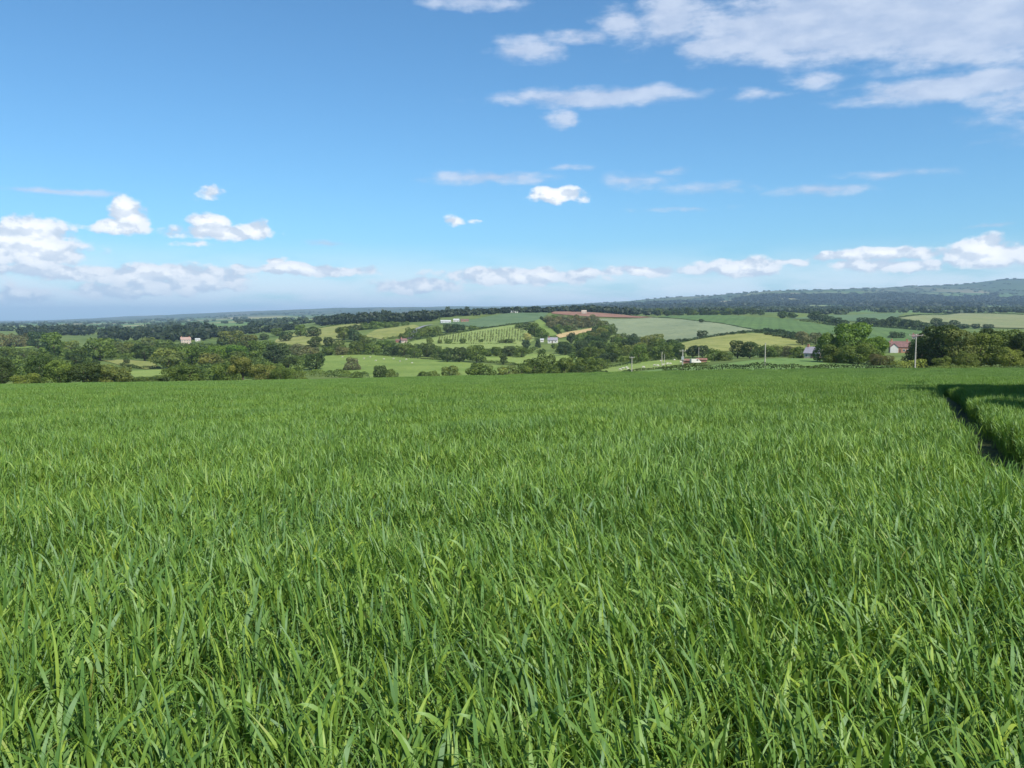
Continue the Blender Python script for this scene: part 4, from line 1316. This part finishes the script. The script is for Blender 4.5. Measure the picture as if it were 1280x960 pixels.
DK = (.030, .048, .020)
far_wood([(24, 417.5), (60, 415.5), (118, 415), (118, 419.5), (60, 420), (24, 421)], 90, (12, 19), (6, 10), 'long dark wood on the far-left skyline', DK)
far_wood([(122, 421), (170, 416), (240, 413), (285, 413), (285, 424), (240, 427), (185, 428), (125, 427)], 170, (10, 18), (6, 10), 'dark wood behind the pinkish country house', DK)
far_wood([(282, 414), (330, 412), (372, 408), (372, 412), (330, 417), (284, 420)], 60, (7, 11), (5, 9), 'low dark wood right of the pinkish country house', DK)
far_wood([(396, 404), (440, 401), (500, 399), (548, 399), (548, 402), (500, 403.5), (440, 405), (398, 407)], 170, (10, 17), (6, 11), 'long dark blue-green wood along the ridge left of the barns', DK)
far_wood([(545, 394.2), (600, 392.8), (640, 391.2), (690, 390.4), (690, 391.2), (640, 392), (600, 394.5), (548, 397)], 80, (7, 11), (6, 10), 'dark strip of trees along the top of the central hill', DK)
far_wood([(690, 389.8), (740, 390), (800, 392.5), (860, 392), (920, 391.5), (920, 393.6), (860, 394), (800, 395), (740, 391.4)], 130, (9, 14), (7, 12), 'dark wood behind the ploughed field', DK)

# hedgerow trees over the plain
n = 42000
dd = np.exp(rng.uniform(math.log(1750), math.log(9500), n)); cc_ = rng.uniform(-.72, .72, n)
x_, y_ = cc_ * dd, dd
big = vnoise(x_, y_, 900, 3) * .6 + vnoise(x_, y_, 330, 4) * .4
ln1 = np.abs(((x_ * .94 + y_ * .34) + 60 * np.sin(y_ / 230)) % 310 - 155) < 9
ln2 = np.abs(((-x_ * .34 + y_ * .94) + 60 * np.sin(x_ / 260)) % 420 - 210) < 11
right = np.clip((cc_ - .05) / .3, 0, 1)
keep = ((ln1 | ln2) & (rng.random(n) < .30 + .4 * right)) | (big > .73 - .08 * right) & (rng.random(n) < .5)
tanf = (cc_ > .40) & (dd < 2000)
keep &= ~tanf
x_, y_ = x_[keep], y_[keep]
hh = rng.uniform(5, 11, len(x_)); ww = rng.uniform(6, 11, len(x_)) * (1 + y_ / 9000)
blob_mass('hedgerow_trees', np.column_stack([x_, y_, height(x_, y_)]), hh, ww, rng.random(len(x_)), 'countless hedgerow trees and copses over the far plain', 'trees', (.040, .064, .026))
# the wooded slopes at right
n = 9000
cc_ = rng.uniform(.02, .72, n); dd = rng.uniform(3600, 6300, n)
x_, y_ = cc_ * dd, dd
keep = vnoise(x_, y_, 700, 9) * .55 + vnoise(x_, y_, 240, 10) * .45 > .49
x_, y_ = x_[keep], y_[keep]
blob_mass('wooded_slope', np.column_stack([x_, y_, height(x_, y_)]), rng.uniform(14, 22, len(x_)), rng.uniform(14, 24, len(x_)), rng.random(len(x_)), 'broad dark wooded slope below the right-hand ridge', 'wood', (.022, .038, .020))

# ------------------------------------------------------------------ barley
m, nt, out = new_mat('barley_leaf')
oi = N(nt, 'ShaderNodeObjectInfo')
at = N(nt, 'ShaderNodeAttribute'); at.attribute_name = 'tone'
pos = wpos(nt)
patch = noise(nt, pos, .35, 3, .55)
f_ = M(nt, 'ADD', M(nt, 'MULTIPLY', at.outputs['Fac'], .62), M(nt, 'ADD', M(nt, 'MULTIPLY', patch, .5), M(nt, 'MULTIPLY', oi.outputs['Random'], .12)))
cr = N(nt, 'ShaderNodeValToRGB')
RAMP = [(.12, (.042, .104, .028)), (.42, (.084, .176, .031)), (.75, (.160, .268, .034)), (1.0, (.268, .355, .040))]
for p_, _ in RAMP[1:-1]:
    cr.color_ramp.elements.new(p_)
for k_, (p_, c_) in enumerate(RAMP):
    cr.color_ramp.elements[k_].color = c_ + (1,)
cr.color_ramp.elements[0].position = RAMP[0][0]
nt.links.new(f_, cr.inputs[0])
dry = N(nt, 'ShaderNodeAttribute'); dry.attribute_name = 'dry'
bc = mixc(nt, dry.outputs['Fac'], cr.outputs[0], (.27, .23, .07))
df = N(nt, 'ShaderNodeBsdfDiffuse')
nt.links.new(bc, df.inputs[0])
tr = N(nt, 'ShaderNodeBsdfTranslucent')
nt.links.new(mixc(nt, 1.0, bc, (1.45, 1.45, .7), 'MULTIPLY'), tr.inputs[0])
mx = N(nt, 'ShaderNodeMixShader'); mx.inputs[0].default_value = .25
nt.links.new(df.outputs[0], mx.inputs[1]); nt.links.new(tr.outputs[0], mx.inputs[2])
gl = N(nt, 'ShaderNodeBsdfGlossy')
gl.inputs['Roughness'].default_value = .55
gl.inputs['Color'].default_value = (.8, .9, .9, 1)
mg = N(nt, 'ShaderNodeMixShader'); mg.inputs[0].default_value = .035
nt.links.new(mx.outputs[0], mg.inputs[1]); nt.links.new(gl.outputs[0], mg.inputs[2])
nt.links.new(mg.outputs[0], out.inputs[0])
MAT['barley'] = m


def tuft(name, r, plants, radius, leaves, segs, wmul=1.0, stem=True, spread=1.0):
    """a handful of barley plants: each leaf a tapering ribbon that rises and nods over"""
    V, F, T, Dr = [], [], [], []
    wind = np.array([-.16, .10])

    def ribbon(base, az_, elev, length, width, droop, twist, tone, dry_):
        p_ = np.array(base, float)
        e = elev
        o = len(V)
        tipd = r.uniform(.2, .8) if (width > .0075 * wmul and r.random() < .03) else 0
        side = np.array([-math.sin(az_ + twist), math.cos(az_ + twist), 0.0])
        for k in range(segs + 1):
            t_ = k / segs
            w_ = width * (min(1.0, .55 + 1.6 * t_) if t_ < .4 else 1.0) * (1 - max(0, (t_ - .45) / .55) ** 1.4) * .5
            sd = side + np.array([0, 0, 1]) * .35 * math.sin(twist * 3 + t_ * 2)
            sd /= np.linalg.norm(sd)
            if k == segs:
                V.append(tuple(p_))
            else:
                V.append(tuple(p_ - sd * w_)); V.append(tuple(p_ + sd * w_))
            d = np.array([math.cos(az_) * math.cos(e), math.sin(az_) * math.cos(e), math.sin(e)])
            p_ = p_ + d * length / segs
            e -= droop * (0.4 + 1.8 * t_) / segs
        for k in range(segs):
            a = o + 2 * k
            if k == segs - 1:
                F.append((a, a + 1, a + 2, a + 2))
            else:
                F.append((a, a + 1, a + 3, a + 2))
            T.append(tone); Dr.append(max(dry_, tipd) if k >= segs - 2 else dry_)

    for _ in range(plants):
        q = r.uniform(-radius, radius, 2)
        ptone = r.uniform(0, .45)
        hgt = r.normal(.52, .035)
        lean = wind * r.uniform(.0, .5) + r.normal(0, .10, 2)
        if stem:
            a0 = r.uniform(0, 6.28)
            ribbon((q[0], q[1], 0), math.atan2(lean[1], lean[0]), math.pi / 2 - np.hypot(*lean), hgt * 1.02, .006 * wmul, .05, a0, .75, 0)
        for k in range(leaves):
            u = (k + .6) / leaves
            zb = hgt * (.30 + .68 * u)
            b_ = (q[0] + lean[0] * zb, q[1] + lean[1] * zb, zb)
            az_ = r.uniform(0, 6.28) if r.random() < .7 else math.atan2(wind[1], wind[0]) + r.normal(0, 1.0)
            up = r.uniform(.85, 1.52)
            length = r.uniform(.13, .26) * (1.0 if k else .85)
            droop = r.choice([r.uniform(.2, .8), r.uniform(1.0, 3.0)], p=[.5, .5])
            ribbon(b_, az_, up, length, (r.uniform(.0055, .0105) if r.random() < .70 else r.uniform(.0105, .019)) * wmul, droop, r.normal(0, .55), np.clip(.45 + (ptone + r.uniform(0, .55) - .45) * spread, 0, 1), r.uniform(.4, 1) if r.random() < .0025 else 0)
    V = np.array(V)
    F = [tuple(q) if q[2] != q[3] else q[:3] for q in F]
    me = bpy.data.meshes.new(name)
    me.from_pydata([tuple(v) for v in V], [], F)
    for nm, dat in (('tone', T), ('dry', Dr)):
        a = me.attributes.new(nm, 'FLOAT', 'FACE'); a.data.foreach_set('value', np.array(dat, np.float32))
    me.polygons.foreach_set('use_smooth', np.ones(len(F), bool))
    me.materials.append(MAT['barley'])
    me.update()
    return me


tuft_col = bpy.data.collections.new('barley_tufts')
LOD = []
names = []
spec = [(14, 20, .085, 4, 6, 1.0, True), (9, 54, .17, 5, 4, 1.0, True), (6, 420, .52, 4, 3, 1.15, False), (6, 2000, 1.55, 3, 2, 1.6, False)]
k = 0
for li, (cnt, plants, rad, leaves, segs, wm, stem) in enumerate(spec):
    ids = []
    for i in range(cnt):
        r = np.random.default_rng(100 * li + i)
        o = bpy.data.objects.new('tuft_%03d' % k, tuft('tuft_%03d' % k, r, plants, rad, leaves, segs, wm, stem, (1.15, 1.0, .75, .5)[li]))
        tuft_col.objects.link(o)
        ids.append(k); k += 1
    LOD.append(ids)


def crop_hit(px, py):
    d = ray(px, py)
    # surface of the crop is the field plane raised by 0.6 m
    t_ = (EYE - .6) / (SL_Y * d[1] + SL_X * d[0] - d[2])
    return np.array([d[0] * t_, d[1] * t_])


track = np.array([crop_hit(x, y) for x, y in [(1310, 590), (1281, 568), (1255, 551), (1233, 535), (1217, 522), (1205, 509), (1197, 499), (1190, 491), (1176, 484), (1152, 479.5)]])


def track_dist(p_):
    best = np.full(len(p_), 1e9)
    for a, b in zip(track, track[1:]):
        ab = b - a
        t_ = np.clip(((p_ - a) @ ab) / (ab @ ab), 0, 1)
        best = np.minimum(best, np.linalg.norm(p_ - (a + t_[:, None] * ab), axis=1))
    return best


def in_field(p_):
    c = p_[:, 0] / np.maximum(p_[:, 1], 1)
    edge = np.interp(c, [-.7, -.3, 0, .3, .7], [165, 185, 196, 198, 194])
    return (p_[:, 1] < edge)


def jgrid(x0, x1, y0, y1, s, r):
    gx, gy_ = np.meshgrid(np.arange(x0, x1, s), np.arange(y0, y1, s))
    p_ = np.stack([gx.ravel(), gy_.ravel()], -1)
    return p_ + r.uniform(-.5, .5, p_.shape) * s


P_all, V_all = [], []
r = np.random.default_rng(11)
rings = [(0, .5, 6.5, .125), (1, 6.5, 30, .25), (2, 30, 80, .82), (3, 80, 200, 2.5)]
for li, y0, y1, s_ in rings:
    p_ = jgrid(-.78 * y1 - 3, .78 * y1 + 3, y0 - .5 if li else .75, y1 + .5, s_, r)
    rad = p_[:, 1]
    ok = (np.abs(p_[:, 0]) < .76 * p_[:, 1] + 2.5) & (rad >= (y0 if li else .75)) & (rad < y1) & in_field(p_)
    p_ = p_[ok]
    td = track_dist(p_)
    if li == 2:
        near = td < 2.2
        P_all.append(p_[~near]); V_all.append(r.choice(LOD[2], (~near).sum()))
        q = jgrid(5, 45, 29.5, 80, .25, r)
        q = q[(q[:, 1] >= 30)]
        tq = track_dist(q)
        q = q[(tq < 2.0) & (tq > r.uniform(.40, .66, len(q)))]
        P_all.append(q); V_all.append(r.choice(LOD[1], len(q)))
    else:
        gap = r.uniform(.38, .62, len(p_)) if li == 1 else .9
        if li == 3:
            P_all.append(p_); V_all.append(r.choice(LOD[3], len(p_)))
        else:
            keep = td > gap
            P_all.append(p_[keep]); V_all.append(r.choice(LOD[li], keep.sum()))
Pn = np.concatenate(P_all); Vn = np.concatenate(V_all)


def barley_object(name, Pxy, variants, label, tilt=True):
    n_ = len(Pxy)
    zz_ = height(Pxy[:, 0], Pxy[:, 1])
    me = bpy.data.meshes.new(name)
    me.vertices.add(n_)
    me.vertices.foreach_set('co', np.column_stack([Pxy, zz_]).astype(np.float32).ravel())
    e_ = 1.5
    gx = (height(Pxy[:, 0] + e_, Pxy[:, 1]) - height(Pxy[:, 0] - e_, Pxy[:, 1])) / (2 * e_)
    gy_ = (height(Pxy[:, 0], Pxy[:, 1] + e_) - height(Pxy[:, 0], Pxy[:, 1] - e_)) / (2 * e_)
    phi = r.uniform(-.8, .8, n_)
    ax, ay = np.arctan(gy_), -np.arctan(gx)
    lx = (vnoise(Pxy[:, 0] + 900, Pxy[:, 1] + 900, 1.3, 31) - .5) * .36 + (vnoise(Pxy[:, 0] + 900, Pxy[:, 1] + 900, .45, 33) - .5) * .24
    ly = (vnoise(Pxy[:, 0] + 900, Pxy[:, 1] + 900, 1.3, 32) - .5) * .36 + (vnoise(Pxy[:, 0] + 900, Pxy[:, 1] + 900, .45, 34) - .5) * .24
    kk = np.clip((60 - Pxy[:, 1]) / 30, .15, 1)
    ax, ay = ax + lx * kk, ay + ly * kk
    rot = np.column_stack([ax * np.cos(phi) + ay * np.sin(phi), -ax * np.sin(phi) + ay * np.cos(phi), phi])
    hv = 1 + .16 * (vnoise(Pxy[:, 0] + 500, Pxy[:, 1] + 500, 1.6, 21) - .5) * 2 + .07 * (vnoise(Pxy[:, 0] + 500, Pxy[:, 1] + 500, 7, 22) - .5) * 2 + r.normal(0, .04, n_)
    scl = np.column_stack([np.ones(n_), np.ones(n_), hv])
    for nm, tp, dat, key in (('variant', 'INT', variants.astype(np.int32), 'value'), ('rot', 'FLOAT_VECTOR', rot.astype(np.float32).ravel(), 'vector'), ('scl', 'FLOAT_VECTOR', scl.astype(np.float32).ravel(), 'vector')):
        a = me.attributes.new(nm, tp, 'POINT'); a.data.foreach_set(key, dat)
    o = link(name, me)
    ng = bpy.data.node_groups.get('barley_scatter')
    if ng is None:
        ng = bpy.data.node_groups.new('barley_scatter', 'GeometryNodeTree')
        ng.interface.new_socket('Geometry', in_out='INPUT', socket_type='NodeSocketGeometry')
        ng.interface.new_socket('Geometry', in_out='OUTPUT', socket_type='NodeSocketGeometry')
        gi, go = N(ng, 'NodeGroupInput'), N(ng, 'NodeGroupOutput')
        ci = N(ng, 'GeometryNodeCollectionInfo')
        ci.inputs['Collection'].default_value = tuft_col
        ci.inputs['Separate Children'].default_value = True
        ci.inputs['Reset Children'].default_value = True
        ip = N(ng, 'GeometryNodeInstanceOnPoints')
        ip.inputs['Pick Instance'].default_value = True
        ng.links.new(gi.outputs[0], ip.inputs['Points'])
        ng.links.new(ci.outputs[0], ip.inputs['Instance'])
        for nm, tp, sock in (('variant', 'INT', 'Instance Index'), ('rot', 'FLOAT_VECTOR', 'Rotation'), ('scl', 'FLOAT_VECTOR', 'Scale')):
            na = N(ng, 'GeometryNodeInputNamedAttribute', data_type=tp)
            na.inputs['Name'].default_value = nm
            ng.links.new(na.outputs['Attribute'], ip.inputs[sock])
        ng.links.new(ip.outputs[0], go.inputs[0])
    md = o.modifiers.new('scatter', 'NODES')
    md.node_group = ng
    return tag(o, label, 'crop', kind='stuff')


barley_object('barley_crop', Pn, Vn, 'dense green barley filling the foreground field')
sheet_world('barley_field', [(-3, -25), (3, -25), (40, 0), (160, 190), (100, 200), (0, 199), (-60, 190), (-120, 168), (-130, 150), (-40, 0)], MAT['soil'], 'dark soil between the barley plants of the near field', 'field', lift=.03, step=6)

# ------------------------------------------------------------------ haze
hz_m, nt, out = new_mat('haze')
pv = N(nt, 'ShaderNodeVolumePrincipled')
pv.inputs['Color'].default_value = (.54, .77, 1.0, 1)
pv.inputs['Density'].default_value = 6.5e-5
pv.inputs['Anisotropy'].default_value = 0.0
nt.links.new(pv.outputs[0], out.inputs['Volume'])
zlo, zhi = float(ZZ.min()) - 2, float(ZZ.max()) + 30
v, f = bbox_part(-54000, 54000, -200, 40500, zlo, zhi)
hz = link('haze', poly_mesh('haze', [(v, f)], hz_m))
tag(hz, 'thin blue haze lying over the whole valley', 'haze', kind='stuff')
print('TREES', len(TREES), 'zrange', zlo, zhi, 'tufts', len(Pn), 'tall', [(round(t['h'], 1), t['row'][:20], round(t['x'] * 1040 + 640)) for t in TREES if t['h'] > 19 or t['h'] < 2])
